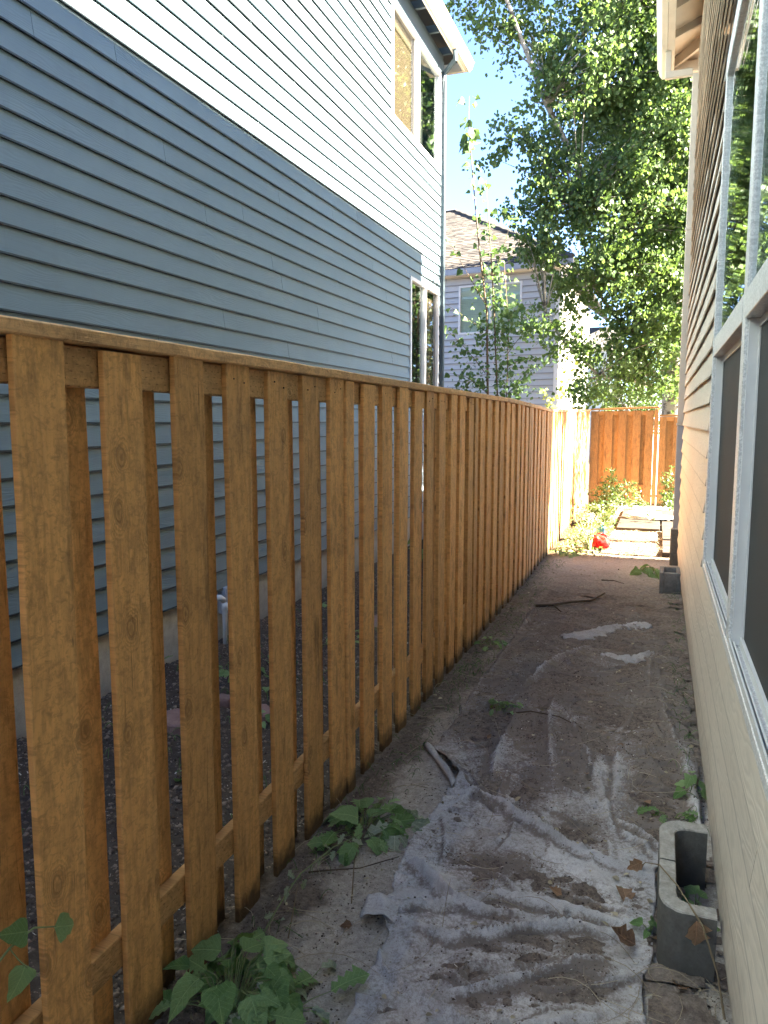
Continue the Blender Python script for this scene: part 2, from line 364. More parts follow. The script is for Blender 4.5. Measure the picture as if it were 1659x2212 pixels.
M = {}
M['fence'] = m_wood('stained_cedar')
M['rail'] = m_wood('stained_rail', (0.63, 0.35, 0.145), along='Y', knots=False, dashes=True)
M['cap'] = m_wood('stained_cap', (0.64, 0.37, 0.17), along='Y', knots=False)
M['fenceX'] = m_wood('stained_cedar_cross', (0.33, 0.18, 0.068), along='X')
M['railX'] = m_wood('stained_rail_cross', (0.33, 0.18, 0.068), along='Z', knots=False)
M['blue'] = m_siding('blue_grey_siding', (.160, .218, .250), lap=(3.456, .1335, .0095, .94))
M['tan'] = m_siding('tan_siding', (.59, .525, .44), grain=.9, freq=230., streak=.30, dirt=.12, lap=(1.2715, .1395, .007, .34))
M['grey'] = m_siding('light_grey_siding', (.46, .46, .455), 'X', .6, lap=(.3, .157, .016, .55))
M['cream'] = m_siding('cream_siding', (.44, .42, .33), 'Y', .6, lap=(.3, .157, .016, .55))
M['bluetrim'] = m_plain('dark_blue_trim', (.045, .065, .078), .45)
M['white'] = m_plain('white_vinyl', (.66, .65, .635), .38, .5, .04)
M['whitem'] = m_mottle('mottled_white_vinyl', (.50, .495, .49), (.72, .715, .70))
M['cream_t'] = m_plain('cream_trim', (.62, .56, .46), .5, .4, .07, 5.)
M['beige_t'] = m_plain('beige_trim', (.55, .47, .38), .5, .4, .08, 5.)
M['spout'] = m_plain('beige_downspout', (.50, .43, .36), .42, .5, .10, 3.)
M['spout2'] = m_plain('grey_downspout', (.33, .33, .345), .42, .5, .12, 3.)
M['dark'] = m_plain('dark_interior', (.02, .02, .02), .8, .2)
M['screen'] = m_plain('insect_screen', (.060, .060, .060), .8, .12, .08, 1.6, .2, 900.)
M['glass'] = m_glass('window_glass', .03, ior=1.65)
M['glass_r'] = m_glass('rippled_window_glass', .10, ior=1.6)
M['blind'] = m_plain('beige_blind', (.30, .26, .20), .7, .3, .05, 2.)
M['curtain'] = m_plain('pale_curtain', (.66, .60, .50), .8, .3, .05, 6.)
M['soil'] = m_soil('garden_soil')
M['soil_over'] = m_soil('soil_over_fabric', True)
M['fabric'] = m_fabric('weed_barrier_fabric')
M['concrete'] = m_concrete('foundation_concrete', (.46, .425, .37), (.62, .585, .52))
M['paver'] = m_concrete('paver_concrete', (.070, .056, .042), (.115, .096, .074))
M['block'] = m_concrete('block_concrete', (.27, .25, .215), (.44, .41, .37), 30., True)
M['stone'] = m_concrete('pink_flagstone', (.33, .20, .17), (.46, .30, .26), 20.)
M['crumb'] = m_crumb('soil_crumbs', (.06, .042, .032), (.30, .235, .185))
M['fleck'] = m_crumb('pale_flecks', (.26, .20, .14), (.70, .66, .58))
M['straw'] = m_crumb('dry_stalks', (.20, .15, .09), (.48, .41, .29))
M['tree_leaf'] = m_leaf('aspen_leaf', (.034, .068, .024), (.098, .148, .050), .38, rough=.5, spec=.3)
M['sap_leaf'] = m_leaf('sucker_leaf', (.035, .075, .032), (.10, .155, .062), .26, attr=False, rough=.6, spec=.2)
M['sap_leaf_a'] = m_leaf('sucker_foliage', (.035, .075, .032), (.10, .155, .062), .26, rough=.6, spec=.2)
M['weed_leaf'] = m_leaf('weed_leaf', (.085, .18, .045), (.25, .37, .16), .22, True, False, .5, .35)
M['wilt_leaf'] = m_leaf('wilted_leaf', (.20, .25, .16), (.38, .42, .32), .2, True, False, .6, .3)
M['rose_leaf'] = m_leaf('rose_leaf', (.045, .085, .028), (.095, .145, .045), .28, rough=.4)
M['vine_leaf'] = m_leaf('yellow_green_leaf', (.22, .26, .05), (.40, .42, .10), .4)
M['dead'] = m_leaf('dead_leaf', (.11, .055, .030), (.33, .20, .12), .12, True, False, .6, .4)
M['bark'] = None
def m_bark():
    t = NT('aspen_bark'); p = t.pos(); s = t.sep(p)
    n = t.noise(t.comb(t.math('MULTIPLY', s[0], 5.), t.math('MULTIPLY', s[1], 5.), t.math('MULTIPLY', s[2], 9.)), 1., 5., .7)
    c = t.mix(t.mr(n, .52, .6), (.34, .32, .27), (.05, .042, .034)); n2 = t.noise(p, 40., 4.)
    c = t.mix(t.math('MULTIPLY', n2, .5), c, (.17, .15, .12)); return t.done(t.pr(c, .85, t.bump(n2, .5, .01), .2))
M['bark'] = m_bark()
M['twig'] = m_plain('brown_twig', (.10, .07, .045), .8, .2, .2, 20.)
M['stem'] = m_plain('green_stem', (.20, .24, .10), .6, .3, .15, 20.)
M['pvc'] = m_plain('white_pvc', (.68, .70, .72), .35, .5, .04)
M['galv'] = m_plain('grey_electrical_box', (.42, .45, .50), .45, .5, .06)
def m_shingle():
    t = NT('asphalt_shingles'); f = t.n('ShaderNodeAttribute', attribute_name='tone').outputs['Fac']; p = t.pos()
    c = t.mix(f, (.045, .040, .037), (.13, .112, .098)); c = t.mix(t.math('MULTIPLY', t.noise(p, 120., 2.), .4), c, (.07, .065, .06))
    return t.done(t.pr(c, .9, None, .2))
M['shingle'] = m_shingle()
M['roof'] = m_plain('roof_deck', (.07, .065, .06), .9)
def m_red():
    t = NT('red_plastic'); p = t.pos(); n = t.noise(p, 9., 4.)
    c = t.mix(t.mr(n, .35, .65), (.55, .012, .015), (.80, .06, .05))
    return t.done(t.pr(c, .22, t.bump(t.noise(p, 30., 3., .6, 1.), .6, .01), .6, Transmission_Weight=.25, IOR=1.2))
M['red'] = m_red()
M['teal'] = m_plain('teal_plastic', (.05, .20, .24), .3, .5, .2, 20.)
M['sheet'] = m_plain('white_plastic_sheet', (.60, .60, .58), .35, .5, .08, 20., .3, 30.)

# ---------------------------------------------------------------- terrain
RIDGES = [  # fold lines of the fabric: points, height, width
 ([(-.80,2.50),(-.77,2.48),(-.67,2.39),(-.59,2.32),(-.52,2.30)], .036, .034),
 ([(-.78,2.21),(-.64,2.25),(-.57,2.29),(-.48,2.28),(-.38,2.31)], .040, .022),
 ([(-.54,2.31),(-.45,2.39),(-.36,2.38),(-.17,2.39),(-.03,2.40)], .034, .026),
 ([(-.70,2.16),(-.55,2.12),(-.45,2.16),(-.29,2.27),(-.17,2.32),(-.02,2.33)], .034, .020),
 ([(-.52,1.90),(-.43,1.94),(-.30,2.03),(-.18,2.13),(-.06,2.18)], .026, .026),
 ([(-.60,1.60),(-.44,1.70),(-.28,1.84),(-.12,1.95)], .022, .03),
 ([(-.74,2.94),(-.69,3.06),(-.59,3.04),(-.49,2.93),(-.34,2.84),(-.24,2.75),(-.1,2.72),(.06,2.68)], .032, .026),
 ([(-.43,4.13),(-.34,3.85),(-.28,3.62),(-.21,3.38)], .026, .030),
 ([(-.52,4.4),(-.51,4.1),(-.46,3.7),(-.40,3.37)], .022, .034),
 ([(-.70,4.2),(-.68,4.0),(-.68,3.48),(-.64,3.2)], .020, .040),
 ([(-.40,5.5),(-.54,5.23),(-.67,4.76),(-.72,4.42)], .028, .030),
 ([(.05,5.0),(.07,4.31),(.13,3.9),(.17,3.6),(.20,3.19),(.21,2.95)], .024, .048),
 ([(-.12,3.06),(-.02,2.95),(.07,2.87)], .022, .020),
 ([(-.09,2.95),(.0,2.88),(.05,2.80)], .020, .016),
 ([(-.14,3.7),(-.12,3.4),(-.13,3.15)], .018, .03),
 ([(.02,5.6),(-.02,5.1),(.0,4.6)], .020, .05),
 ([(-.95,6.4),(-.955,5.8),(-.96,5.2),(-.965,4.6)], .014, .018),
]
_rr = random.Random(44)
for _k in range(26):   # finer creases running with the big folds and down the path
    _x = _rr.uniform(-.72, 0); _y = _rr.uniform(1.4, 3.1); _a = _rr.gauss(.25, .35) if _y < 2.6 else _rr.gauss(-.9, .4); _l = _rr.uniform(.12, .38); _b = _rr.uniform(-.25, .25)
    RIDGES.append(([(_x+math.cos(_a+_b*i)*_l*(i-1.5)/3, _y+math.sin(_a+_b*i)*_l*(i-1.5)/3) for i in range(4)], _rr.uniform(.007, .016), _rr.uniform(.009, .016)))
for _k in range(16):
    _x = _rr.uniform(-.75, .12); _y = _rr.uniform(3.1, 4.6); _a = _rr.gauss(1.75, .25); _l = _rr.uniform(.25, .7)
    RIDGES.append(([(_x+math.cos(_a)*_l*(i-1.5)/3+_rr.gauss(0, .012), _y+math.sin(_a)*_l*(i-1.5)/3) for i in range(4)], _rr.uniform(.008, .018), _rr.uniform(.012, .022)))
def seg_d(X, Y, pts):
    best = np.full(np.shape(X), 9.); sg = np.ones(np.shape(X))
    tt = np.zeros(np.shape(X)); n = len(pts) - 1
    for i in range(n):
        ax, ay = pts[i]; bx, by = pts[i+1]; dx = bx-ax; dy = by-ay; L = dx*dx+dy*dy
        t = np.clip(((X-ax)*dx + (Y-ay)*dy)/L, 0, 1); d = np.hypot(X-ax-t*dx, Y-ay-t*dy)
        k = d < best; cr = np.sign(dx*(Y-ay)-dy*(X-ax)); sg = np.where(k, cr, sg); best = np.where(k, d, best); tt = np.where(k, (i+t)/n, tt)
    return best*np.where(sg > 0, .62, 1.9), tt, sg
def base_h(X, Y):
    z = .020*(fbm(X*2.2, Y*2.2, 3, 3)-.5) + .010*(fbm(X*7, Y*7, 5, 2)-.5)
    return z * sstep(60, 10, np.hypot(X, Y))
def ground_h(X, Y):
    z = base_h(X, Y)
    near = sstep(9.5, 7.0, Y)
    z = z + near*(.022*(fbm(X*16, Y*16, 8, 4)-.5) + .012*(np.abs(vn(X*55, Y*55, 9)-.5)))
    mul = sstep(-1.0, -1.15, X)
    z = z + mul*.020*(fbm(X*30, Y*30, 12, 3)-.5)
    # foot of the near fence is raked slightly, hollow under the boards further on
    z = z - .02*np.exp(-((X+1.28)/.10)**2)
    return z
def ridge_h(X, Y, w=1.0):
    h = np.zeros(np.shape(X)); wob = 1 + .5*(fbm(X*9, Y*9, 30, 2)-.5)
    for pts, hh, ww in RIDGES:
        d, t, _ = seg_d(X, Y, pts); e = np.sin(np.clip(t, .04, .96)*math.pi)**.5
        h = np.maximum(h, 1.55*hh*e*wob*np.exp(-(d/(ww*w*.52))**1.0))
    return h
def foot(X, Y):   # soil and painted-in fold shadow along one foot of each fold
    m = np.zeros(np.shape(X))
    for pts, hh, ww in RIDGES:
        d, t, sg = seg_d(X, Y, pts); m = np.maximum(m, np.exp(-((d-1.7*ww)/(1.0*ww))**2)*(sg < 0)*np.clip(np.minimum(t, 1-t)*8, 0, 1))
    return m
def fab_h(X, Y):
    z = base_h(X, Y) + .012 + ridge_h(X, Y)
    a = fbm(X*3.+Y*1.3, Y*9.-X*4, 41, 3); z = z + .05*np.maximum(0, .10-np.abs(a-.5))*sstep(6.5, 4., Y)+.012*(fbm(X*5, Y*7, 48, 2)-.5)
    b = fbm(X*13, Y*4., 44, 3); z = z + .010*(.5-np.abs(b-.5))*sstep(2.6, 3.4, Y)
    z = z + .004*(fbm(X*30, Y*30, 46, 2)-.5)
    wx = X+.08*fbm(X*6, Y*6, 101, 2); wy = Y+.10*fbm(X*5, Y*5, 102, 2)
    q = 1-2*np.abs(fbm(wx*2.6-wy*2.2, wy*6.5+wx*2.5, 49, 2)-.5); z = z + .030*np.clip(q-.86, 0, 1)/.14*(.35+.65*vn(X*4, Y*4, 104))
    q2 = 1-2*np.abs(fbm(wx*7+wy*3, wy*9-wx*6, 52, 2)-.5); z = z + .008*np.clip(q2-.84, 0, 1)/.16
    return z
BLOBS = [(-.44,2.58,.17,.11,.62),(-.30,2.53,.12,.09,.5),(-.48,1.98,.12,.09,.6),(-.18,2.06,.14,.10,.75),(-.32,2.21,.13,.035,.5),(-.42,2.135,.10,.02,.5),(-.28,2.12,.08,.05,.5),
 (-.62,3.12,.08,.16,.55),(-.47,3.2,.09,.3,.6),(.02,3.2,.1,.35,.5),(-.15,2.2,.1,.07,.5),(.1,2.15,.1,.1,.8),(-.05,1.85,.15,.12,.6),(-.45,1.72,.12,.08,.45),(-.02,2.55,.06,.1,.3),(-.2,2.95,.12,.14,.5),(-.32,3.5,.1,.4,.5),(-.7,3.8,.2,.3,.45),(-.30,1.62,.16,.08,.6),(-.06,1.6,.15,.2,.6)]
def cover(X, Y):
    m = np.zeros(np.shape(X))
    for cx, cy, sx, sy, a in BLOBS: m = np.maximum(m, a*np.exp(-(((X-cx)/sx)**2+((Y-cy)/sy)**2)))
    m = m*1.12 + .06 + sstep(2.9, 3.9, Y)*.42 + sstep(3.9, 4.8, Y)*.25 + sstep(-.15, .12, X)*.15*sstep(2.4, 2.9, Y)
    m = m*sstep(-1.10, -.93, X) + .9*(fbm(X*6, Y*6, 60, 5)-.5) + .35*(fbm(X*40, Y*40, 66, 2)-.5)
    return m
def soil_h(X, Y):
    m = cover(X, Y)
    return base_h(X, Y) + .012 + .010*np.clip(m-.30, -1, .45)*2.2 + .010*(fbm(X*38, Y*38, 70, 3)-.42)*sstep(.1, .4, m)

def grid(name, xs, ys, hf, mat, keep=None, kind=None, smooth=True, parent=None):
    X, Y = np.meshgrid(xs, ys); Z = hf(X, Y); V = np.stack([X.ravel(), Y.ravel(), Z.ravel()], 1)
    ny, nx = X.shape; i = np.arange(ny-1)[:, None]*nx+np.arange(nx-1)[None, :]
    F = np.stack([i, i+1, i+nx+1, i+nx], -1).reshape(-1, 4)
    if keep is not None:
        k = keep(X, Y).ravel(); F = F[k[F].any(1)]
        used = np.unique(F); mp = np.zeros(len(V), int); mp[used] = np.arange(len(used)); V = V[used]; F = mp[F]
    me = np_mesh(name, V, F, smooth); return link(name, me, mat, parent, kind)

xs = np.concatenate([[-900,-300,-120,-60,-30,-16,-9,-6,-4.5,-3.6], np.arange(-3.2,-1.35,.035), np.arange(-1.35,.33,.0125), [.4,.6,.9,1.4,2,3,4.5,7,12,20,40,90,250,900]])
ys = np.concatenate([[-900,-300,-100,-40,-15,-6,-2,0,.6], np.arange(.9,1.3,.05), np.arange(1.3,4.2,.0125), np.arange(4.2,9.6,.03), np.arange(9.6,16,.1), [17,19,22,26,32,40,60,100,200,400,900]])
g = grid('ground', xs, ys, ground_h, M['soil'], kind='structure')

# fabric sheet (outline follows its torn left edge)
YL = [-.5,1.2,1.73,2.11,2.18,2.30,2.39,2.64,2.91,3.10,3.20,3.44,3.88,4.46,5.06,5.54,6.46,6.9]
XL = [-.66,-.70,-.735,-.747,-.79,-.79,-.822,-.841,-.818,-.79,-.80,-.985,-.975,-.99,-.971,-.963,-.985,-.95]
YR = [-.5,1.6,2.1,2.3,2.75,2.95,3.3,5.2,6.2,6.9]; XR = [.10,.08,.03,.035,.04,.19,.21,.20,.0,-.2]
vy = np.concatenate([np.arange(.7,1.5,.03), np.arange(1.5,3.6,.0095), np.arange(3.6,6.75,.018)]); uu = np.linspace(0,1,120)
U, Yg = np.meshgrid(uu, vy)
xl = np.interp(Yg, YL, XL) + .022*(vn(Yg*9, Yg*0, 81)-.5)+.010*(vn(Yg*40, Yg*0, 82)-.5); xr = np.interp(Yg, YR, XR) + .04*(vn(Yg*7, Yg*0, 83)-.5)
Xg = xl+(xr-xl)*U; Zg = fab_h(Xg, Yg)
# the torn lip at the left curls up where the sheet is loose
curl = np.exp(-((Yg-3.27)/.20)**2)*sstep(.10, 0., U)
Zg = Zg + .030*curl; Xg = Xg + .012*curl
ny, nx = Xg.shape; ii = np.arange(ny-1)[:, None]*nx+np.arange(nx-1)[None, :]
Vf = np.stack([Xg.ravel(), Yg.ravel(), Zg.ravel()], 1); Ff = np.stack([ii, ii+1, ii+nx+1, ii+nx], -1).reshape(-1, 4)
fab = thing('landscape_fabric', 'grey wrinkled landscape fabric sheet laid along the path, half covered in soil', 'fabric', (-.4, 3, 0))
me = np_mesh('sheet', Vf, Ff, True); at = me.attributes.new('cover', 'FLOAT', 'POINT')
at.data.foreach_set('value', np.clip(cover(Xg, Yg)-ridge_h(Xg, Yg)*14+foot(Xg, Yg)*.42, -1, 1).ravel().astype(np.float32)); fs = link('sheet', me, M['fabric'], fab)
so = fs.modifiers.new('thick', 'SOLIDIFY'); so.thickness = .0022
# rolled lip and folded flap of the sheet
m = MB(); path = [(-1.02,3.47),(-.985,3.42),(-.94,3.36),(-.90,3.31),(-.86,3.24),(-.82,3.17),(-.785,3.11)]
mm = []
for i, (x, y) in enumerate(path):
    for k in range(14):
        t = -0.6+k/13*4.6; r = .017*(1-.05*k/3)+.002*math.sin(i*2.1); mm.append((x+.75*r*math.cos(t), y+.75*r*math.cos(t), .022+r*math.sin(t)+.006*math.sin(i*1.7)))
n = 14; m.add(mm, [(i*n+k, i*n+k+1, (i+1)*n+k+1, (i+1)*n+k) for i in range(len(path)-1) for k in range(n-1)])
o = m.build('rolled_edge', M['fabric'], fab, smooth=True); so = o.modifiers.new('t', 'SOLIDIFY'); so.thickness = .002
m = MB(); mm = []
for i in range(12):
    for k in range(12):
        u = i/11; v = k/11; x = -.845+.115*u; y = 2.13+.13*v+.03*u; zz = .016+.026*math.sin(u*math.pi*.8+.25)*(1-.35*v)+.006*math.sin(v*9+u*3)+.004*math.sin(u*11+v*4)
        mm.append((x-.02*v, y-.02*u, zz))
m.add(mm, [(i*12+k, i*12+k+1, (i+1)*12+k+1, (i+1)*12+k) for i in range(11) for k in range(11)])
o = m.build('folded_flap', M['fabric'], fab, smooth=True); so = o.modifiers.new('t', 'SOLIDIFY'); so.thickness = .002
def blanket(name, pts, w, label):   # crumpled strip of torn fabric lying on the soil
    V = []; n = 16; mlen = len(pts); c = 9
    P = np.array(pts, float); tt = np.linspace(0, mlen-1, n); cx = np.interp(tt, range(mlen), P[:, 0]); cy = np.interp(tt, range(mlen), P[:, 1])
    for i in range(n):
        j = min(i+1, n-1); k = max(i-1, 0); d = np.array([cx[j]-cx[k], cy[j]-cy[k]]); d /= np.linalg.norm(d)+1e-9; s = np.array([-d[1], d[0]])
        ww = w*(.35+.65*math.sin(math.pi*(i+.7)/(n+.6)))*(1+.35*math.sin(i*2.3))
        for q in range(c):
            f = q/(c-1)-.5; x = cx[i]+s[0]*ww*f; y = cy[i]+s[1]*ww*f
            V.append((x, y, float(base_h(np.array(x), np.array(y)))+.018+.030*math.cos(f*3.1)*(1+.5*math.sin(i*1.3+q))*.8+.006*math.sin(i*3.1+q*2.)))
    F = [(i*c+q, i*c+q+1, (i+1)*c+q+1, (i+1)*c+q) for i in range(n-1) for q in range(c-1)]
    o = link(name, mk_mesh(name, V, F, True), M['fabric']); so = o.modifiers.new('t', 'SOLIDIFY'); so.thickness = .003
    return tag(o, label, 'fabric scrap')
blanket('fabric_scrap', [(-.62,5.60),(-.50,5.66),(-.38,5.85),(-.24,6.06)], .17, 'pale torn fabric strip across the middle of the path, the farther and longer scrap')
blanket('fabric_scrap', [(-.20,6.02),(-.12,6.10),(-.02,6.16)], .16, 'dark crumpled fabric scrap beside the end of the long pale strip')
blanket('fabric_scrap', [(-.31,5.27),(-.20,5.20),(-.10,5.24),(0,5.44)], .13, 'grey twisted fabric roll near the tan wall, nearest of the scraps')
xs2 = np.arange(-1.02, .25, .010); ys2 = np.concatenate([np.arange(1.2, 4.2, .010), np.arange(4.2, 7.2, .022)])
soil = grid('soil', xs2, ys2, soil_h, M['soil_over'], keep=lambda X, Y: (soil_h(X, Y) > fab_h(X, Y)-.006) & (X > np.interp(Y, YL, XL)+.03), kind='stuff')
soil['label'] = 'dark crumbly soil spilled over the grey fabric'

def scatter(name, P, size, mat, flat=.7, shape='oct', tones=None):
    """many little lumps in one mesh"""
    N = len(P)
    if shape == 'oct': B = np.array([(1,0,0),(-1,0,0),(0,1,0),(0,-1,0),(0,0,1),(0,0,-1)], float); T = np.array([(0,2,4),(2,1,4),(1,3,4),(3,0,4),(2,0,5),(1,2,5),(3,1,5),(0,3,5)])
    elif shape == 'chip': B = np.array([(1,.25,0),(-1,.35,.0),(-.9,-.3,.1),(1.,-.3,0),(0,.1,.28)], float); T = np.array([(0,1,4),(1,2,4),(2,3,4),(3,0,4)])
    V = B[None]*(1+.7*(RS.rand(N, len(B), 3)-.5)); V = V*size[:, None, None]*np.array([1, 1, flat])
    a = RS.rand(N)*6.283; c, s = np.cos(a), np.sin(a); b = (RS.rand(N)-.5)*1.2; cb, sb = np.cos(b), np.sin(b)
    x = V[..., 0]; y = V[..., 1]; z = V[..., 2]; x, z = x*cb[:, None]-z*sb[:, None], x*sb[:, None]+z*cb[:, None]
    V = np.stack([x*c[:, None]-y*s[:, None], x*s[:, None]+y*c[:, None], z], -1)+P[:, None, :]
    F = (T[None]+(np.arange(N)*len(B))[:, None, None]).reshape(-1, 3)
    me = np_mesh(name, V.reshape(-1, 3), F); at = me.attributes.new('tone', 'FLOAT', 'FACE')
    tv = np.repeat(RS.rand(N), len(T)).astype(np.float32); at.data.foreach_set('value', tv)
    o = link(name, me, mat, None, 'stuff'); return o
def top_h(X, Y): 
    inside = (X > np.interp(Y, YL, XL)) & (X < np.interp(Y, YR, XR)) & (Y < 6.7)
    return np.where(inside, np.maximum(fab_h(X, Y), soil_h(X, Y)), ground_h(X, Y))
def pts(n, x0, x1, y0, y1, prob=None, power=1.0):
    X = x0+(x1-x0)*RS.rand(n); Y = y0+(y1-y0)*RS.rand(n)**power
    if prob is not None: k = RS.rand(n) < prob(X, Y); X, Y = X[k], Y[k]
    return np.stack([X, Y, top_h(X, Y)], 1)
cp = lambda X, Y: np.where((X < np.interp(Y, YL, XL)), .30+.7*sstep(-1.0, -1.12, X), sstep(.12, .5, cover(X, Y))*.95+.035)
P = pts(95000, -1.2, .24, 1.3, 6.5, cp, 1.5); s = .0009+.0042*RS.rand(len(P))**3.2
c1 = scatter('soil_crumbs', P, s, M['crumb']); c1['label'] = 'loose dark soil crumbs along the path'
P = pts(1500, -1.2, .24, 1.3, 8.5, lambda X, Y: .25+.7*(cover(X, Y) > .3), 1.4); c2 = scatter('wood_chips', P+[0, 0, .003], .002+.006*RS.rand(len(P))**2.5, M['fleck'], .5, 'chip')
P = pts(30000, -3.0, -1.27, 1.2, 7.5, None, 1.3); scatter('mulch_lumps', P, .003+.012*RS.rand(len(P))**2.5, M['crumb'])
P = pts(4200, -3.0, -1.27, 1.2, 8.0, None, 1.2); scatter('mulch_flecks', P+[0, 0, .006], .002+.007*RS.rand(len(P))**2, M['fleck'], .5, 'chip')
P = pts(5000, -1.2, .2, 9.2, 15.0); scatter('dry_litter', P+[0, 0, .004], .006+.014*RS.rand(len(P)), M['straw'], .3, 'chip')

def strands(name, spots, mat, rng, h=.02, L=(.08, .3), r=.0009, kind='stuff'):
    mb = MB()
    for (x, y) in spots:
        a = rng.uniform(0, 6.28); l = rng.uniform(*L); z0 = float(top_h(np.array([x]), np.array([y]))[0]); pp = []
        bend = rng.uniform(-1.5, 1.5); hh = rng.uniform(.2, 1)*h
        for i in range(6):
            t = i/5; pp.append((x+math.cos(a+bend*t)*l*t, y+math.sin(a+bend*t)*l*t, z0+.003+hh*math.sin(math.pi*t*.9)))
        mb.tube(pp, [r*1.2, r, r, r, r*.8, r*.5], 4, False)
    me = mk_mesh(name, mb.v, mb.f); at = me.attributes.new('tone', 'FLOAT', 'FACE')
    at.data.foreach_set('value', np.repeat(RS.rand(len(spots)), len(mb.f)//len(spots)).astype(np.float32)); return link(name, me, mat, None, kind)
rg = random.Random(5)
strands('dry_stalks', [(rg.uniform(-.02, .22), rg.uniform(1.7, 2.25)) for _ in range(46)]+[(rg.uniform(-.05, .22), rg.uniform(2.7, 8)) for _ in range(120)]+[(rg.uniform(-1.18, -.85), rg.uniform(1.6, 8.5)) for _ in range(110)]+[(rg.uniform(-.8, 0), rg.uniform(1.8, 7)) for _ in range(50)], M['straw'], rg, .03)

# ---------------------------------------------------------------- fence
def plank_mesh(name, w, h, th, seed, axis='y', n=9, rot=True):
    """board standing on its end: width along y, thickness towards -x, front face at x=0"""
    r = random.Random(seed); V = []; c = .0022; prof = []
    ja = [r.uniform(-1, 1) for _ in range(n+1)]; jb = [r.uniform(-1, 1) for _ in range(n+1)]
    bow = r.uniform(-.003, .003); side = r.uniform(-.004, .004)
    for i in range(n+1):
        t = i/n; z = h*t; a = .0016*ja[i]; b = w+.0016*jb[i]; sx = bow*math.sin(math.pi*t); sy = side*math.sin(math.pi*t)
        P = [(sx, a+c), (sx, b-c), (sx-c, b), (sx-th+c, b), (sx-th, b-c), (sx-th, a+c), (sx-th+c, a), (sx-c, a)]
        for q, (x, y) in enumerate(P):
            zz = z
            if i == 0: zz = z-.03+.022*math.sin(q*1.7+seed)*r.random()
            V.append((x, y+sy, zz))
    F = [tuple(range(8))[::-1], tuple(n*8+k for k in range(8))]
    for i in range(n):
        for k in range(8): F.append((i*8+k, i*8+(k+1) % 8, (i+1)*8+(k+1) % 8, (i+1)*8+k))
    if axis == 'x':  # width along x, thickness towards +y
        V = [(y, -x, z) for x, y, z in V]
    me = mk_mesh(name, V, F); bm_fix(me); return me
def fx(y): return float(np.interp(y, [-5, 7.7, 9.35, 15.4], [-1.22, -1.222, -1.246, -1.283]))
def ftop(y): return float(np.interp(y, [-5, 1, 5.33, 6.6, 7.75, 9.3, 9.9, 15.4], [1.806, 1.806, 1.797, 1.795, 1.776, 1.748, 1.750, 1.826]))
fence = thing('wooden_fence', 'long orange-brown board fence running beside the path between the two houses', 'fence', (-1.25, 2, 0))
PM = [plank_mesh('plank', .140, 1.80, .018, k) for k in range(9)]; PN = [plank_mesh('plank', .140, 1.80, .018, 50+k) for k in range(5)]
for me in PM+PN: me.materials.append(M['fence'])
posts = [(-1.81,-1.72), (.565,.655), (2.938,3.022), (5.288,5.38), (7.66,7.75), (9.27,9.36), (11.70,11.79), (14.05,14.14)]
front = [.69,.95,1.213,1.480,1.754,2.023,2.287,2.542,2.790, 3.137,3.392,3.630,3.890,4.136,4.384,4.636,4.866,5.135]
front += [-1.66+.262*i for i in range(8)]
for (a, b) in ((3, 4), (4, 5), (5, 6), (6, 7)):
    y0 = posts[a][1]; y1 = posts[b][0]; nb = max(2, round((y1-y0-.03)/.2505)); stp = (y1-y0-.0)/nb
    front += [y0+.095+stp*i for i in range(nb)]
front += [14.26+.25*i for i in range(4)]
front.sort()
def overl(y, w=.14): return any(a-.02 < y+w and y < b+.02 for a, b in posts if True) 
rr = random.Random(3)
for i, y in enumerate(front):
    tp = ftop(y+.07)-.036; me = PM[rr.randrange(9)]; sc = (tp-0.0)/1.80
    o = place('plank', me, None, fence, (fx(y), y, .006+rr.uniform(-.012, .008)), (0, rr.uniform(-.003, .003), 0), (1, 1, sc*rr.uniform(.997, 1.0)))
    # board on the far side, covering the gap
    if i+1 < len(front):
        y2 = y+.14+(front[i+1]-y-.14)/2-.07+ .003
        if y < 2.95: y2 = y+.133
        inpost = any(a < y2+.07 < b for a, b in posts)
        if 3.7 < y < 5.1 and not inpost: y2 += .022
        if inpost: y2 = [b for a, b in posts if a < y2+.07 < b][0]-.004
        place('plank', PN[rr.randrange(5)], None, fence, (fx(y2)-.056, y2, .0), (0, rr.uniform(-.002, .002), 0), (1, 1.26 if 3.7 < y < 5.3 else 1, (tp)/1.80*.998))
for (a, b) in posts:
    mb = MB(); t = ftop(a)-.037; x = fx(a); mb.box(x-.082, x+.006, a, b, -.15, t, .003); mb.build('post', M['fence'], fence)
ends = [-1.72]+[p for ab in posts[1:] for p in ab]+[15.38]
for i in range(0, len(ends)-1, 2):
    y0, y1 = ends[i], ends[i+1]
    for (zo0, zo1) in ((-.128, -.037), (None, None)):
        mb = MB(); n = 1
        za = ftop(y0); zb = ftop(y1)
        if zo0 is not None: A = (za+zo0, za+zo1); B = (zb+zo0, zb+zo1)
        else: A = (.216, .304) if y0 < 9 else (.24, .328); B = A
        xa = fx(y0)-.0185; xb = fx(y1)-.0185; w = .0365; c = .003
        V = []
        for (yy, xx, (z0, z1)) in ((y0+.001, xa, A), (y1-.001, xb, B)):
            V += [(xx, yy, z0+c), (xx, yy, z1-c), (xx-c, yy, z1), (xx-w+c, yy, z1), (xx-w, yy, z1-c), (xx-w, yy, z0+c), (xx-w+c, yy, z0), (xx-c, yy, z0)]
        mb.add(V, [tuple(range(8)), tuple(range(15, 7, -1))]+[(k, (k+1) % 8, 8+(k+1) % 8, 8+k) for k in range(8)]); mb.build('rail', M['rail'], fence)
rc = random.Random(8)
caps = [(-6.0, 1.05), (1.052, 2.98), (2.982, 5.330), (5.333, 7.70), (7.703, 9.30), (9.303, 11.74), (11.743, 14.1), (14.103, 15.36)]
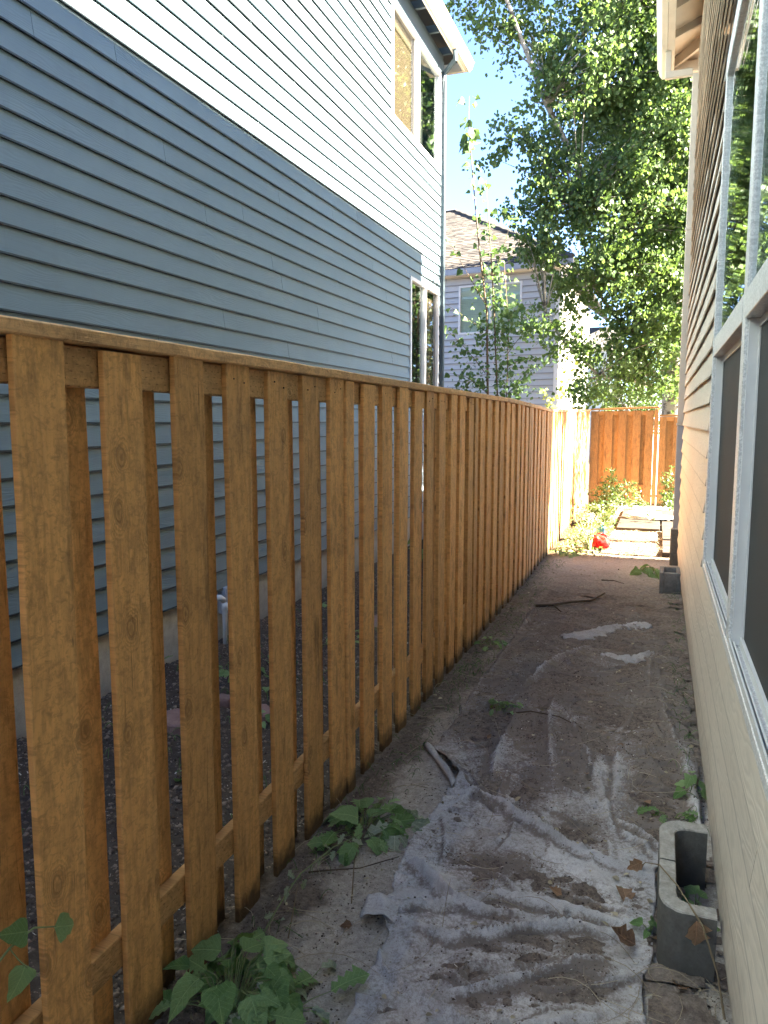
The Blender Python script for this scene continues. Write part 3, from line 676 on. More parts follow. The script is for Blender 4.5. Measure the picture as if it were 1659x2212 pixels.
for (a, b) in caps:
    n = max(4, int((b-a)/.12)); V = []; c = .004
    jj = [rc.uniform(-1, 1) for _ in range(n+1)]
    for i in range(n+1):
        y = a+(b-a)*i/n; z1 = ftop(y); z0 = z1-.034; x0 = fx(y)+.012+.0012*jj[i]; x1 = x0-.135; j = .0012*jj[(i*3) % (n+1)]
        V += [(x0, y, z0+c), (x0, y, z1-c+j), (x0-c, y, z1+j), (x1+c, y, z1+j), (x1, y, z1-c), (x1, y, z0+c), (x1+c, y, z0), (x0-c, y, z0)]
    mb = MB(); mb.add(V, [tuple(range(8)), tuple(n*8+k for k in range(7, -1, -1))]+[(i*8+k, i*8+(k+1) % 8, (i+1)*8+(k+1) % 8, (i+1)*8+k) for i in range(n) for k in range(8)])
    mb.build('cap_board', M['cap'], fence)
mb = MB()
for y in front:
    if y < 5.3 and y > .6:
        for dy in (.04, .102):
            x = fx(y)+.0006; zc = ftop(y)-.078+rr.uniform(-.012, .008); yy = y+dy+rr.uniform(-.006, .006)
            mb.tube([(x-.004, yy, zc), (x, yy, zc)], .0027, 6)
nails = mb.build('nail', m_plain('rusty_nail', (.05, .028, .016), .7), fence); nails['kind'] = 'stuff'

# back fence and gate
bf = thing('back_fence', 'orange-brown board fence closing the far end of the path', 'fence', (-.65, 15.4, 0))
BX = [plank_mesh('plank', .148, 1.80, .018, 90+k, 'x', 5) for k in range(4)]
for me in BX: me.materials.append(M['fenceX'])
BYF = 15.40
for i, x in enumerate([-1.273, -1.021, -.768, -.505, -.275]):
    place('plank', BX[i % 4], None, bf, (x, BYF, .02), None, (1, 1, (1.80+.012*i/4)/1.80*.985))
for i, x in enumerate([-1.15, -.89, -.635, -.385]):
    place('plank', BX[(i+2) % 4], None, bf, (x, BYF+.056, .02), None, (1.02, 1, .975))
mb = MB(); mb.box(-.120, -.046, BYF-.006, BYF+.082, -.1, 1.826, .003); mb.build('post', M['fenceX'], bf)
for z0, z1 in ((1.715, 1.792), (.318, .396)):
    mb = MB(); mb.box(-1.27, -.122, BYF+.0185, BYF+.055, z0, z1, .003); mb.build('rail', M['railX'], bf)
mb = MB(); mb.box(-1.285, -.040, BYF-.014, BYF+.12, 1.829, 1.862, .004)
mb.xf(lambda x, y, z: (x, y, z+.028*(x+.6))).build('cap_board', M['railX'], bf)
gt = thing('wooden_gate', 'lower board gate to the right of the back fence, behind the downspout', 'gate', (.3, 15.4, 0))
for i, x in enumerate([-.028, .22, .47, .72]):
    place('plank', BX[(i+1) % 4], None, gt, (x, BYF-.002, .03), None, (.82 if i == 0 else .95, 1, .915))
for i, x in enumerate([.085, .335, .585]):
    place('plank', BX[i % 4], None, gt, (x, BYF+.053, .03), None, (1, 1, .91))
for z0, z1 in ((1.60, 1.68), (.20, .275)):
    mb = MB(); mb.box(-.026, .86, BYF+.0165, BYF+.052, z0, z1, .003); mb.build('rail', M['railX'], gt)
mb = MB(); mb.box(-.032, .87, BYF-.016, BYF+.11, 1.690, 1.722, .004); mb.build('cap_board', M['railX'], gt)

# ---------------------------------------------------------------- lap siding
def clip_boxes(rows, span, wins):
    """yield (z0,z1,y0,y1) pieces of lap rows with window openings cut out"""
    for (z0, z1) in rows:
        segs = [(span[0], span[1], z0, z1)]
        for (wy0, wy1, wz0, wz1) in wins:
            out = []
            for (a, b, p, q) in segs:
                if q <= wz0 or p >= wz1 or b <= wy0 or a >= wy1: out.append((a, b, p, q)); continue
                if a < wy0: out.append((a, wy0, p, q))
                if b > wy1: out.append((wy1, b, p, q))
                c0, c1 = max(a, wy0), min(b, wy1)
                if p < wz0-.012: out.append((c0, c1, p, wz0))
                if q > wz1+.012: out.append((c0, c1, wz1, q))
            segs = out
        for sgm in segs: yield z0, z1, sgm
def lap_board(name, X, sgn, y0, y1, p, q, z0, z1, mat, parent, lap=.022, proud=.021, step=.5, wav=0., frame=None, seed=0):
    """sgn=+1 faces +x. The row runs z0..z1, this piece p..q"""
    n = max(1, int((y1-y0)/step)); V = []; th = .008
    zt = q+lap if abs(q-z1) < 1e-6 else q
    pr = lambda z: proud*(1-(z-z0)/(z1+lap-z0))
    for i in range(n+1):
        y = y0+(y1-y0)*i/n
        w = 0.; wz = 0.
        if wav > 0:
            w = wav*(float(vn(np.array(y*1.9), np.array(z0*9.), 5))-.5)*2+wav*.45*(float(vn(np.array(y*4.7+9), np.array(z0*9.), 6))-.5)*2
            wz = wav*1.1*(float(vn(np.array(y*2.4+3), np.array(z0*7.), 15))-.5)
        xb = X+sgn*(pr(p)+w); xt = X+sgn*(pr(zt)+w*.35)
        V += [(xb, y, p+wz), (xt, y, zt), (xt-sgn*th, y, zt), (xb-sgn*th, y, p+wz)]
    F = [(0, 1, 2, 3), (n*4+3, n*4+2, n*4+1, n*4)]
    for i in range(n):
        for k in range(4): F.append((i*4+k, i*4+(k+1) % 4, (i+1)*4+(k+1) % 4, (i+1)*4+k))
    if frame: V = [frame(*v) for v in V]
    me = mk_mesh(name, V, F); bm_fix(me); return link(name, me, mat, parent)
def side_wall(X, sgn, rows, span, wins, mat, parent, blen, step, wav=0., seed=1, name='siding_board', frame=None, gap=.003, proud=.021):
    r = random.Random(seed)
    off = {}
    for z0, z1, (a, b, p, q) in clip_boxes(rows, span, wins):
        if z0 not in off: off[z0] = r.uniform(0, blen)
        cuts = [a]; c = span[0]+off[z0]
        while c < b:
            if c > a+.25 and c < b-.25: cuts.append(c)
            c += blen
        cuts.append(b)
        for i in range(len(cuts)-1):
            lap_board(name, X, sgn, cuts[i]+gap/2, cuts[i+1]-gap/2, p, q, z0, z1, mat, parent, step=step, wav=wav, frame=frame, proud=proud)

def window(parent, X, sgn, y0, y1, z0, z1, fw=.05, bars=(), depth=.03, fmat=None, gmat=None, proud=.018, hbar=None, rec=None, name='window'):
    """frame ring + glass as part/sub-part"""
    fmat = fmat or M['white']; mb = MB(); xo = X+sgn*proud; xi = X-sgn*depth; a, b = min(xo, xi), max(xo, xi)
    mb.box(a, b, y0, y0+fw, z0, z1, .002); mb.box(a, b, y1-fw, y1, z0, z1, .002)
    mb.box(a, b, y0+fw, y1-fw, z0, z0+fw, .002); mb.box(a, b, y0+fw, y1-fw, z1-fw, z1, .002)
    for (c0, c1) in bars: mb.box(a+.002, b-.002, c0, c1, z0+fw, z1-fw, .002)
    f = mb.build(name, fmat, parent)
    return f

# blue-grey house on the left
BW = -2.972
blue = thing('blue_house', 'two-storey blue-grey lap-sided house behind the board fence, upper half in sun', 'house', (-5, 4, 0))
P0 = .1335; rows = [(3.456-P0*k, 3.456-P0*(k-1)) for k in range(23, -22, -1)]
wup = (8.50, 10.50, 4.96, 6.215); wlo = (9.20, 10.47, 1.80, 3.365)
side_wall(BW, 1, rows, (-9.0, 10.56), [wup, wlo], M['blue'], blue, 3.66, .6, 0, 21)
mb = MB(); mb.box(-11, -3.25, -9.2, 10.62, .0, 6.5); mb.build('wall', M['bluetrim'], blue)
mb = MB(); mb.box(-3.25, BW-.03, -9.2, 10.60, -.3, .375); mb.build('foundation', M['concrete'], blue)
mb = MB(); mb.box(-3.0, BW+.022, 10.562, 10.655, .36, 6.42, .003); mb.box(-3.25, -3.001, 10.625, 10.65, .36, 6.42, .002); mb.build('corner_trim', M['bluetrim'], blue)
for k in range(18):   # return wall on the far side, seen only edge on
    pass
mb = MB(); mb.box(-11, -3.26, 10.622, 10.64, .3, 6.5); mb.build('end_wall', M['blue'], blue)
# upper window: blind behind the left sash, glass at the right
w = window(blue, BW, 1, *wup, fw=.05, bars=((9.40, 9.53),), proud=.03)
mb = MB(); mb.box(BW-.012, BW-.006, 9.531, 10.449, 5.011, 6.164); mb.build('pane', M['glass'], w)
mb = MB(); mb.box(BW-.012, BW-.006, 8.551, 9.399, 5.011, 6.164); mb.build('pane', m_glass('thin_glass', .0, tint=(.60, .59, .56), ior=1.35), w)
mb = MB(); mb.box(-3.03, -3.02, 8.50, 9.42, 4.96, 6.2); mb.box(-3.018, -3.012, 8.50, 9.42, 6.02, 6.06); mb.build('blind', M['blind'], w)
mb = MB(); mb.box(-3.20, -3.19, 9.42, 10.5, 4.9, 6.2); mb.build('room_shade', M['dark'], w)
w = window(blue, BW, 1, *wlo, fw=.045, bars=((9.815, 9.875),), proud=.03)
mb = MB(); mb.box(BW-.012, BW-.006, 9.246, 9.814, 1.846, 3.319); mb.build('pane', M['glass'], w)
mb = MB(); mb.box(BW-.012, BW-.006, 9.876, 10.424, 1.846, 3.319); mb.build('pane', bpy.data.materials['thin_glass'], w)
mb = MB(); V = []
for i in range(41):
    y = 10.0+.47*i/40; x = -3.05+.018*math.sin(i*1.1)+.008*math.sin(i*2.3); V += [(x, y, 1.8), (x, y, 3.26)]
mb.add(V, [(2*i, 2*i+2, 2*i+3, 2*i+1) for i in range(40)]); mb.build('curtain', M['curtain'], w, smooth=True)
mb = MB(); mb.box(-3.20, -3.19, 9.2, 10.5, 1.4, 3.4); mb.build('room_shade', M['dark'], w)
mb = MB(); mb.box(-3.19, -3.02, 9.42, 9.44, 4.9, 6.2); mb.build('wall', M['dark'], blue)
# eave, gutter with return at the corner
EZ = 6.40
mb = MB(); mb.box(BW+.001, BW+.028, -9.2, 10.60, 6.23, 6.46, .002); mb.build('frieze_board', M['bluetrim'], blue)
mb = MB()
for y in np.arange(-9, 10.9, .61): mb.box(-3.3, -2.745, y, y+.038, EZ+.055, EZ+.145)
mb.build('rafters', M['bluetrim'], blue, kind='stuff')
mb = MB(); V = [(-2.70, -9.5, EZ+.15), (-2.70, 11.02, EZ+.15), (-2.70-4.3, 11.02-4.3+.0, EZ+.15+2.0), (-2.70-4.3, -9.5, EZ+.15+2.0), (-11.3, 11.02, EZ+.15)]
mb.add(V, [(0, 1, 2, 3), (1, 4, 2)]); o = mb.build('roof', M['roof'], blue); so = o.modifiers.new('t', 'SOLIDIFY'); so.thickness = .03
def gutter_prof(sx): return [(0, 0), (.055*sx, 0), (.085*sx, .05), (.095*sx, .115), (.11*sx, .135), (0, .135)]
def gutter(name, x, y0, y1, z, sx, mat, parent, corner=0):
    pf = gutter_prof(sx); mb = MB(); V = [(x+a, y0, z+b) for a, b in pf]+[(x+a, y1+abs(a)*corner, z+b) for a, b in pf]; n = len(pf)
    mb.add(V, [tuple(range(n)), tuple(range(2*n-1, n-1, -1))]+[(k, (k+1) % n, n+(k+1) % n, n+k) for k in range(n)]); return mb.build(name, mat, parent)
mb = MB(); mb.box(-2.775, -2.75, -9.5, 10.99, EZ, EZ+.16, .002); mb.build('fascia', M['cream_t'], blue)
gutter('gutter', -2.748, -9.5, 10.99, EZ+.015, 1, M['cream_t'], blue, 1)
pf = gutter_prof(1); mb = MB(); n = len(pf); V = [(-2.748+abs(a), 10.992+a, EZ+.015+b) for a, b in pf]+[(-7., 10.992+a, EZ+.015+b) for a, b in pf]
mb.add(V, [tuple(range(n)), tuple(range(2*n-1, n-1, -1))]+[(k, (k+1) % n, n+(k+1) % n, n+k) for k in range(n)]); mb.build('gutter', M['cream_t'], blue)
mb = MB(); mb.tube([(-2.72, 10.35, EZ+.02), (-2.72, 10.38, EZ-.09), (-2.93, 10.585, EZ-.16), (-2.935, 10.60, EZ-.5)], [.035]*4, 4); mb.build('elbow', M['bluetrim'], blue)
mb = MB(); mb.box(-2.948, -2.905, 10.565, 10.63, .4, EZ-.25, .004); mb.build('downspout', M['bluetrim'], blue)

# tan house on the right
RW = .243
tan = thing('tan_house', 'tan lap-sided house with tall white windows along the right side of the path', 'house', (1.5, 3, 0))
PR = .1395; rows = [(1.2715+PR*k, 1.2715+PR*(k+1)) for k in range(-8, 31)]
wr = (-.9, 4.235, .845, 3.31)
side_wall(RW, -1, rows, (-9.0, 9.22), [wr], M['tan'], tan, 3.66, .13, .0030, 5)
mb = MB(); mb.box(.62, 9, -9, 9.25, -.1, 5.75); mb.build('wall', M['beige_t'], tan)
mb = MB(); mb.box(RW+.018, .62, -9, 9.23, -.3, .152); mb.build('foundation', M['concrete'], tan)
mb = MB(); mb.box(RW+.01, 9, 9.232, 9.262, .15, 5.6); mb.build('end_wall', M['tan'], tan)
mb = MB(); mb.box(RW-.020, RW+.01, 9.224, 9.268, .15, 5.45, .002); mb.build('corner_trim', M['beige_t'], tan)
# window bank: outer ring, mullions, transom, panes and screens
wy0, wy1, wz0, wz1 = wr; XO = RW-.014; XP = .272
wb = MB()
wb.box(XO, XP+.02, wy1-.062, wy1, wz0, wz1, .003); wb.box(XO, XP+.02, wy0, wy1-.062, wz1-.09, wz1, .003)
wb.box(XO, XP+.02, wy0, wy1-.062, wz0, wz0+.035, .002)
f = wb.build('window', M['whitem'], tan)
pan = [(2.76, 4.173), (1.26, 2.66), (-.40, 1.16)]
for i, (a, b) in enumerate(pan):
    mb = MB(); mb.box(XO+.004, XP+.018, a-.10, a, wz0+.035, wz1-.09, .003); mb.build('mullion', M['whitem'], f)
    mb = MB(); mb.box(XO+.002, XP+.016, a+.001, b-.001, 1.915, 2.003, .002); mb.build('transom_bar', M['whitem'], f)
    for s_, (p, q) in enumerate(((b-.012, b-.001), (a+.001, a+.012))):   # jamb liners catching the sky
        for z_a, z_b in ((wz0+.036, 1.914),):
            mb = MB(); mb.box(XO+.014, XP+.016, p, q, z_a, z_b, .001); mb.build('jamb_liner', M['white'], f)
    mb = MB()
    for k, (xa, xb, zz) in enumerate(((XO+.003, XO+.008, .060), (XO+.016, XO+.021, .052), (XP-.006, XP-.001, .066))): mb.box(xa, xb, a+.013, b-.013, wz0+.034, wz0+zz)
    mb.build('sill_track', M['white'], f)
    mb = MB(); mb.box(XO+.016, XO+.020, a+.001, b-.001, 2.004, wz1-.091); mb.build('pane', M['glass_r'], f)
    mb = MB(); mb.box(XP+.004, XP+.008, a+.03, b-.03, wz0+.065, 1.885); mb.build('insect_screen', M['screen'], f)
    mb = MB(); x0, x1 = XP-.001, XP+.010
    mb.box(x0, x1, a+.0125, a+.030, wz0+.037, 1.913, .001); mb.box(x0, x1, b-.030, b-.0125, wz0+.037, 1.913, .001)
    mb.box(x0, x1, a+.031, b-.031, wz0+.037, wz0+.065, .001); mb.box(x0, x1, a+.031, b-.031, 1.886, 1.913, .001); mb.build('screen_frame', M['white'], f)
mb = MB(); mb.box(.55, .56, -1.2, 4.3, .8, 3.4); mb.build('room_shade', M['dark'], tan)
mb = MB(); mb.box(RW-.010, RW+.012, -1.2, 4.30, wz1+.003, wz1+.05, .002); mb.build('drip_cap', M['bluetrim'], tan)
# eave
GZ = 5.45
mb = MB(); mb.box(-.087, .24, 9.63, 9.70, GZ, GZ+.11, .002); mb.build('fascia', M['beige_t'], tan)
mb = MB(); mb.box(-.087, -.017, -9, 9.629, GZ, GZ+.028, .002); mb.box(-.087, -.062, -9, 9.629, GZ+.029, GZ+.15); mb.build('fascia', M['beige_t'], tan)
gutter('gutter', -.089, -9, 9.70, GZ, -1, M['cream_t'], tan, 1)
mb = MB(); V = [(-.089-abs(a), 9.702+a, GZ+b) for a, b in pf]+[(6., 9.702+a, GZ+b) for a, b in pf]
mb.add(V, [tuple(range(n)), tuple(range(2*n-1, n-1, -1))]+[(k, (k+1) % n, n+(k+1) % n, n+k) for k in range(n)]); mb.build('gutter', M['cream_t'], tan)
mb = MB()
for y in np.arange(-8.7, 9.0, .61):
    V = [(-.06, y, GZ+.07), (.62, y, GZ+.07+.28), (.62, y, GZ+.21+.28), (-.06, y, GZ+.145), (-.06, y+.038, GZ+.07), (.62, y+.038, GZ+.07+.28), (.62, y+.038, GZ+.21+.28), (-.06, y+.038, GZ+.145)]
    mb.add(V, [(0, 1, 2, 3), (7, 6, 5, 4), (0, 4, 5, 1), (3, 2, 6, 7), (0, 3, 7, 4)])
mb.build('rafters', M['beige_t'], tan, kind='stuff')
mb = MB(); V = [(.6, 9.1, GZ+.26), (-.03, 9.62, GZ+.05), (-.01, 9.65, GZ+.05), (.63, 9.13, GZ+.26), (.6, 9.1, GZ+.40), (-.03, 9.62, GZ+.15), (-.01, 9.65, GZ+.15), (.63, 9.13, GZ+.40)]
mb.add(V, [(0, 1, 2, 3), (4, 5, 6, 7), (0, 1, 5, 4), (1, 2, 6, 5), (2, 3, 7, 6), (3, 0, 4, 7)]); mb.build('hip_rafter', M['beige_t'], tan)
mb = MB(); RZ = GZ+.145; V = [(-.10, -9, RZ), (-.10, 9.71, RZ), (4.4, 5.2, RZ+1.86), (4.4, -9, RZ+1.86), (9, 9.71, RZ), (9, -9, RZ)]
mb.add(V, [(0, 1, 2, 3), (1, 4, 2), (3, 2, 4, 5)]); o = mb.build('roof', M['beige_t'], tan); so = o.modifiers.new('t', 'SOLIDIFY'); so.thickness = .02
# downspout down the corner
DY = 9.06
mb = MB(); mb.box(.168, .238, DY, DY+.05, 1.58, GZ-.35, .006); mb.build('downspout', M['spout'], tan)
mb = MB(); mb.box(.168, .238, DY, DY+.05, .40, 1.555, .006); mb.build('downspout', M['spout2'], tan)
mb = MB(); mb.box(.160, .242, DY-.008, DY+.058, 1.553, 1.582, .004); mb.box(.160, .242, DY-.008, DY+.058, 3.62, 3.65, .004); mb.build('strap', M['spout'], tan)
mb = MB(); mb.box(.150, .240, DY-.025, DY+.075, -.02, .42, .012); mb.build('drain_adapter', M['block'], tan)
mb = MB(); mb.box(-.105, -.045, DY, DY+.05, GZ-.20, GZ+.0, .005); mb.box(-.105, .17, DY-.003, DY+.053, GZ-.27, GZ-.198, .006); mb.box(.168, .238, DY, DY+.05, GZ-.36, GZ-.25, .006)
mb.build('downspout_elbow', M['spout'], tan)

# grey house beyond
GU = Vector((-.9912, .1322, 0)); GN = Vector((-.1322, -.9912, 0)); G0 = Vector((-2.51, 20.0, 0))
def gf(x, u, z):   # (offset outwards, along the wall to the left, height) -> world
    p = G0+GN*x+GU*u; return (p.x, p.y, z)
grey = thing('grey_house', 'pale grey house with a shingled hip roof standing beyond the saplings', 'house', (-6, 21, 0))
PG = .157; rows = [(.3+PG*k, .3+PG*(k+1)) for k in range(0, 32)]; rows[-1] = (rows[-1][0], 5.36)
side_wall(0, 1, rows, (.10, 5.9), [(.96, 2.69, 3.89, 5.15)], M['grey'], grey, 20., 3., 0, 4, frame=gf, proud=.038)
mb = MB(); mb.box(-.4, -.05, .02, 12, 0, 5.5); mb.xf(gf).build('wall', M['grey'], grey)
mb = MB(); mb.box(-.02, .022, -.02, .098, .2, 5.36); mb.xf(gf).build('corner_trim', M['white'], grey)
w = MB(); fwd = .05
for b_ in ((.96, 1.01, 3.89, 5.15), (2.64, 2.69, 3.89, 5.15), (1.01, 2.64, 3.89, 3.94), (1.01, 2.64, 5.10, 5.15), (1.77, 1.83, 3.94, 5.10)): w.box(-.03, .03, *b_)
w = w.xf(gf).build('window', M['white'], grey)
mb = MB()
for k in range(26): z = 3.95+k*.0445; mb.add([(-.035, 1.01, z), (-.035, 2.64, z), (-.012, 2.64, z+.036), (-.012, 1.01, z+.036)], [(0, 1, 2, 3)])
mb.xf(gf).build('blind_slats', m_plain('pale_blind', (.55, .60, .54), .6), w, kind='stuff')
mb = MB(); mb.box(-.008, -.004, 1.01, 1.77, 3.94, 5.10); mb.box(-.008, -.004, 1.83, 2.64, 3.94, 5.10); mb.xf(gf).build('pane', m_glass('clear_glass', .02, ior=1.35), w)
mb = MB(); mb.box(-.32, -.30, .9, 2.75, 3.8, 5.2); mb.xf(gf).build('room_shade', M['dark'], w)
# side wall facing the sun, cream coloured
SX = G0.x+.01
rows = [(.3+PG*k, .3+PG*(k+1)) for k in range(0, 32)]; rows[-1] = (rows[-1][0], 5.36)
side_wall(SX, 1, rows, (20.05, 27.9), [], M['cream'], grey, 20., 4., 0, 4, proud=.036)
mb = MB(); mb.box(SX-.3, SX-.012, 20.05, 27.9, 0, 5.5); mb.build('wall', M['cream'], grey)
for b_ in ((20.0, 20.10), (27.82, 27.95)): mb = MB(); mb.box(SX-.01, SX+.028, b_[0], b_[1], .2, 5.36); mb.build('corner_trim', M['white'], grey)
mb = MB(); mb.box(-.05, .34, -.36, 12, 5.37, 5.385); mb.xf(gf).build('soffit', M['cream_t'], grey)
mb = MB(); mb.box(.30, .36, -.40, 12, 5.39, 5.53); mb.xf(gf).build('gutter', m_plain('grey_gutter', (.36, .37, .40), .5), grey)
# roof: front slope + right hip
E1 = Vector(gf(.36, -.42, 5.53)); E2 = Vector(gf(.36, 9.5, 5.53)); R1 = Vector((-6.9, 26.5, 8.72)); R2 = R1+GU*7; E3 = Vector((-2.05, 33.5, 5.53))
mb = MB(); mb.add([E1, E2, R2, R1, E3], [(0, 1, 2, 3), (0, 3, 4)]); o = mb.build('roof', M['roof'], grey)
nrm = (E2-E1).cross(R1-E1).normalized(); nrm = nrm if nrm.z > 0 else -nrm
slope = (R1-E1); slope = slope-GU*slope.dot(GU); L = slope.length; sdv = slope/L; nr = int(L/.16); Vs = []; rsg = random.Random(4); ns = 0
mb = MB()
for j in range(nr):
    t = j/nr; ustart = (R1-E1).dot(GU)*t; uend = (E2-E1).dot(GU)-.2
    u = ustart; 
    while u < min(uend, ustart+5.2):
        wd = rsg.uniform(.14, .34); th = .012+.010*rsg.random(); p = E1+GU*u+sdv*(j*L/nr); q = p+GU*(wd-.006); up = sdv*(L/nr+.02)
        a, b, c_, d = p+nrm*th, q+nrm*th, q+up+nrm*.004, p+up+nrm*.004
        mb.add([a, b, c_, d, p, q], [(0, 1, 2, 3), (0, 4, 5, 1)]); u += wd; ns += 1
me = mk_mesh('shingles', mb.v, mb.f); at = me.attributes.new('tone', 'FLOAT', 'FACE'); at.data.foreach_set('value', np.repeat(RS.rand(ns), 2).astype(np.float32))
link('shingles', me, M['shingle'], grey, 'stuff')
mb = MB(); pp = [E1+(R1-E1)*(i/30)+nrm*(.03 if i % 2 else .05) for i in range(31)]; mb.tube(pp, .05, 4); mb.tube([R1+nrm*.03, R2+nrm*.03], .05, 4); mb.build('ridge_cap', M['roof'], grey)
# a further pale blue house, only a sliver shows
fh = thing('distant_house', 'sliver of pale blue siding past the cream wall, low above the fence', 'house', (-1.9, 30, 0))
side_wall(0, 1, [(.2*k, .2*k+.2) for k in range(0, 21)], (0, 5), [], m_siding('pale_blue_siding', (.30, .38, .46), 'X', .4), fh, 20., 5., frame=lambda x, u, z: (-1.75-u, 30.3-x, z))
mb = MB(); mb.add([(-1.6, 30.2, 4.2), (-7, 30.2, 4.2), (-7, 33, 5.4), (-1.6, 33, 5.4)], [(0, 1, 2, 3)]); mb.build('roof', M['roof'], fh)

# ---------------------------------------------------------------- leaves and trees
def leaf_cloud(name, P, D, Nn, size, mat, parent=None, kind='stuff', wide=.92):
    """each leaf two quads folded on the midrib"""
    D = D/np.linalg.norm(D, axis=1, keepdims=True); S = np.cross(Nn, D); S /= np.linalg.norm(S, axis=1, keepdims=True)+1e-9; Nn = np.cross(D, S)
    sz = size[:, None]; w = wide*.5
    pt = lambda l, s_, h: P+D*sz*l+S*sz*s_*w+Nn*sz*h
    V = np.stack([pt(0, 0, 0), pt(.28, 1, .10), pt(.66, .82, .08), pt(1, 0, -.06), pt(.66, -.82, .08), pt(.28, -1, .10)], 1)
    N = len(P); F = (np.array([[0, 1, 2, 3], [0, 3, 4, 5]])[None]+(np.arange(N)*6)[:, None, None]).reshape(-1, 4)
    me = np_mesh(name, V.reshape(-1, 3), F); at = me.attributes.new('tone', 'FLOAT', 'FACE')
    at.data.foreach_set('value', np.repeat(RS.rand(N), 2).astype(np.float32)); return link(name, me, mat, parent, kind)
def rdir(n): v = RS.normal(size=(n, 3)); return v/np.linalg.norm(v, axis=1, keepdims=True)

def crown_tree(root, trunk, r0, limbs, clusters, nper, lsize, spread=.30, droop=.6, leafmat=None):
    mb = MB(); k = len(trunk); mb.tube(trunk, [r0*(1-.8*i/(k-1)) for i in range(k)], 10)
    mb.build('trunk', M['bark'], root, smooth=True)
    mb = MB()
    for L, r in limbs: mb.tube(L, [r*(1-.75*i/(len(L)-1)) for i in range(len(L))], 6)
    TR = np.array([p for p in trunk]+[q for L, r in limbs for q in L], float)
    Ps = []; Ds = []
    for c in clusters:
        c = np.array(c); d2 = ((TR-c)**2).sum(1)+np.where(TR[:, 2] > c[2]+.3, 6, 0); s = TR[d2.argmin()]
        d = c-s; L = np.linalg.norm(d)
        mid = s+d*.55+np.array([0, 0, .10*L]); mb.tube([tuple(s), tuple(mid), tuple(c)], [.010+.006*L, .008+.002*L, .004], 4, False)
        # two or three hanging sprays around the tip
        for q in range(3):
            e = rdir(1)[0]*spread*1.25; e[2] = e[2]*.6-.15*droop; n = nper//3; t = RS.rand(n, 1)
            p = c+e*t+RS.normal(size=(n, 3))*spread*.30; p[:, 2] -= droop*.12*t[:, 0]**2
            Ps.append(p); dd = RS.normal(size=(n, 3))*.6; dd[:, 2] -= .8; Ds.append(dd)
    mb.build('branches', M['bark'], root, smooth=True)
    P = np.concatenate(Ps); D = np.concatenate(Ds)+rdir(len(P))*.25; Nn = RS.normal(size=P.shape); Nn[:, 0] += .2
    leaf_cloud('crown', P, D, Nn, lsize*(.6+.6*RS.rand(len(P))), leafmat or M['tree_leaf'], root)
def ell_pts(n, ells, seed):
    r = np.random.RandomState(seed); out = []; vol = np.array([e[3]*e[4]*e[5] for e in ells]); k = (vol/vol.sum()*n).astype(int)
    for e, m_ in zip(ells, k):
        v = r.normal(size=(m_, 3)); v /= np.linalg.norm(v, axis=1, keepdims=True); v *= (r.rand(m_, 1)**.42); out.append(v*np.array(e[3:6])+np.array(e[:3]))
    return np.concatenate(out)

tree = thing('aspen_tree', 'tall leafy aspen with pale bark filling the gap above the back fence', 'tree', (.3, 17.4, 0))
tr = [(.27, 17.5, -.2), (.26, 17.5, 1.2), (.22, 17.5, 3.), (.15, 17.45, 5.), (.10, 17.5, 7.), (.05, 17.4, 9.), (-.1, 17.5, 11.5), (-.1, 17.5, 14.)]
limbs = [([(.1, 17.5, 7.0), (-.5, 17.0, 7.5), (-1.4, 16.4, 7.9), (-2.2, 15.9, 8.0)], .12), ([(.1, 17.5, 7.1), (-.35, 17.1, 7.2), (-.6, 16.8, 8.2), (-1.2, 16.3, 9.1)], .09),
 ([(.2, 17.5, 4.2), (-1.0, 16.5, 5.2), (-2.3, 15.5, 7.6), (-3.1, 15.0, 9.6), (-3.5, 14.8, 10.6)], .08), ([(.22, 17.5, 3.), (-.7, 16.8, 3.4), (-1.4, 16.3, 4.3), (-1.7, 16.1, 5.6)], .06),
 ([(.24, 17.5, 2.2), (-.6, 16.7, 2.45), (-1.2, 16.1, 2.5), (-1.9, 15.7, 3.2), (-2.2, 15.4, 3.7)], .05),
 ([(.1, 17.5, 8.), (1.2, 17.9, 8.8), (2.4, 18.2, 9.6)], .1), ([(.1, 17.5, 6.), (1.1, 18.1, 6.8), (2.3, 18.7, 7.3)], .1), ([(.0, 17.5, 9.5), (-.9, 17.1, 10.8), (-1.9, 16.6, 11.8)], .08), ([(.1, 17.5, 5.5), (.4, 18.8, 6.2), (.5, 20.1, 6.9)], .1), ([(.24, 17.5, 2.6), (1.1, 16.3, 3.3), (2.0, 15.0, 4.0), (2.7, 13.8, 4.5), (2.9, 12.8, 4.8)], .09)]
ells = [(-.9, 16.2, 9.3, 2.2, 1.9, 2.6), (0, 16.7, 2.7, 1.0, .8, .7), (-.75, 16.3, 2.9, .75, .6, .9), (-.9, 16.0, 4.3, .85, .7, .9), (.2, 16.9, 3.6, .8, .7, 1.), (-1.6, 15.7, 7.6, 1.0, 1.2, 1.3), (-1.0, 16.1, 5.2, 1.75, 1.7, 1.6), (-.5, 16.4, 3.3, 1.25, 1.3, .95), (.9, 17.4, 8.2, 2.4, 2.3, 3.), (.9, 17.5, 5., 1.8, 2., 1.8), (-.3, 17.2, 12.0, 2.2, 2., 2.), (.3, 18.9, 7.4, 2.6, 1.8, 3.4), (-1.55, 15.6, 6.3, 1.15, .9, .9), (-.2, 15.9, 6.9, 1.3, 1.1, 1.6), (-.1, 16.0, 4.2, 1.0, 1.0, 1.3)]
cl = list(ell_pts(2150, ells, 3))
r_ = random.Random(9)   # boughs that reach out against the sky and the grey house
def bough(a, b, n, s=.16): 
    for i in range(n):
        t = (i+.5)/n; cl.append(tuple(a[j]+(b[j]-a[j])*t+r_.gauss(0, s) for j in range(3)))
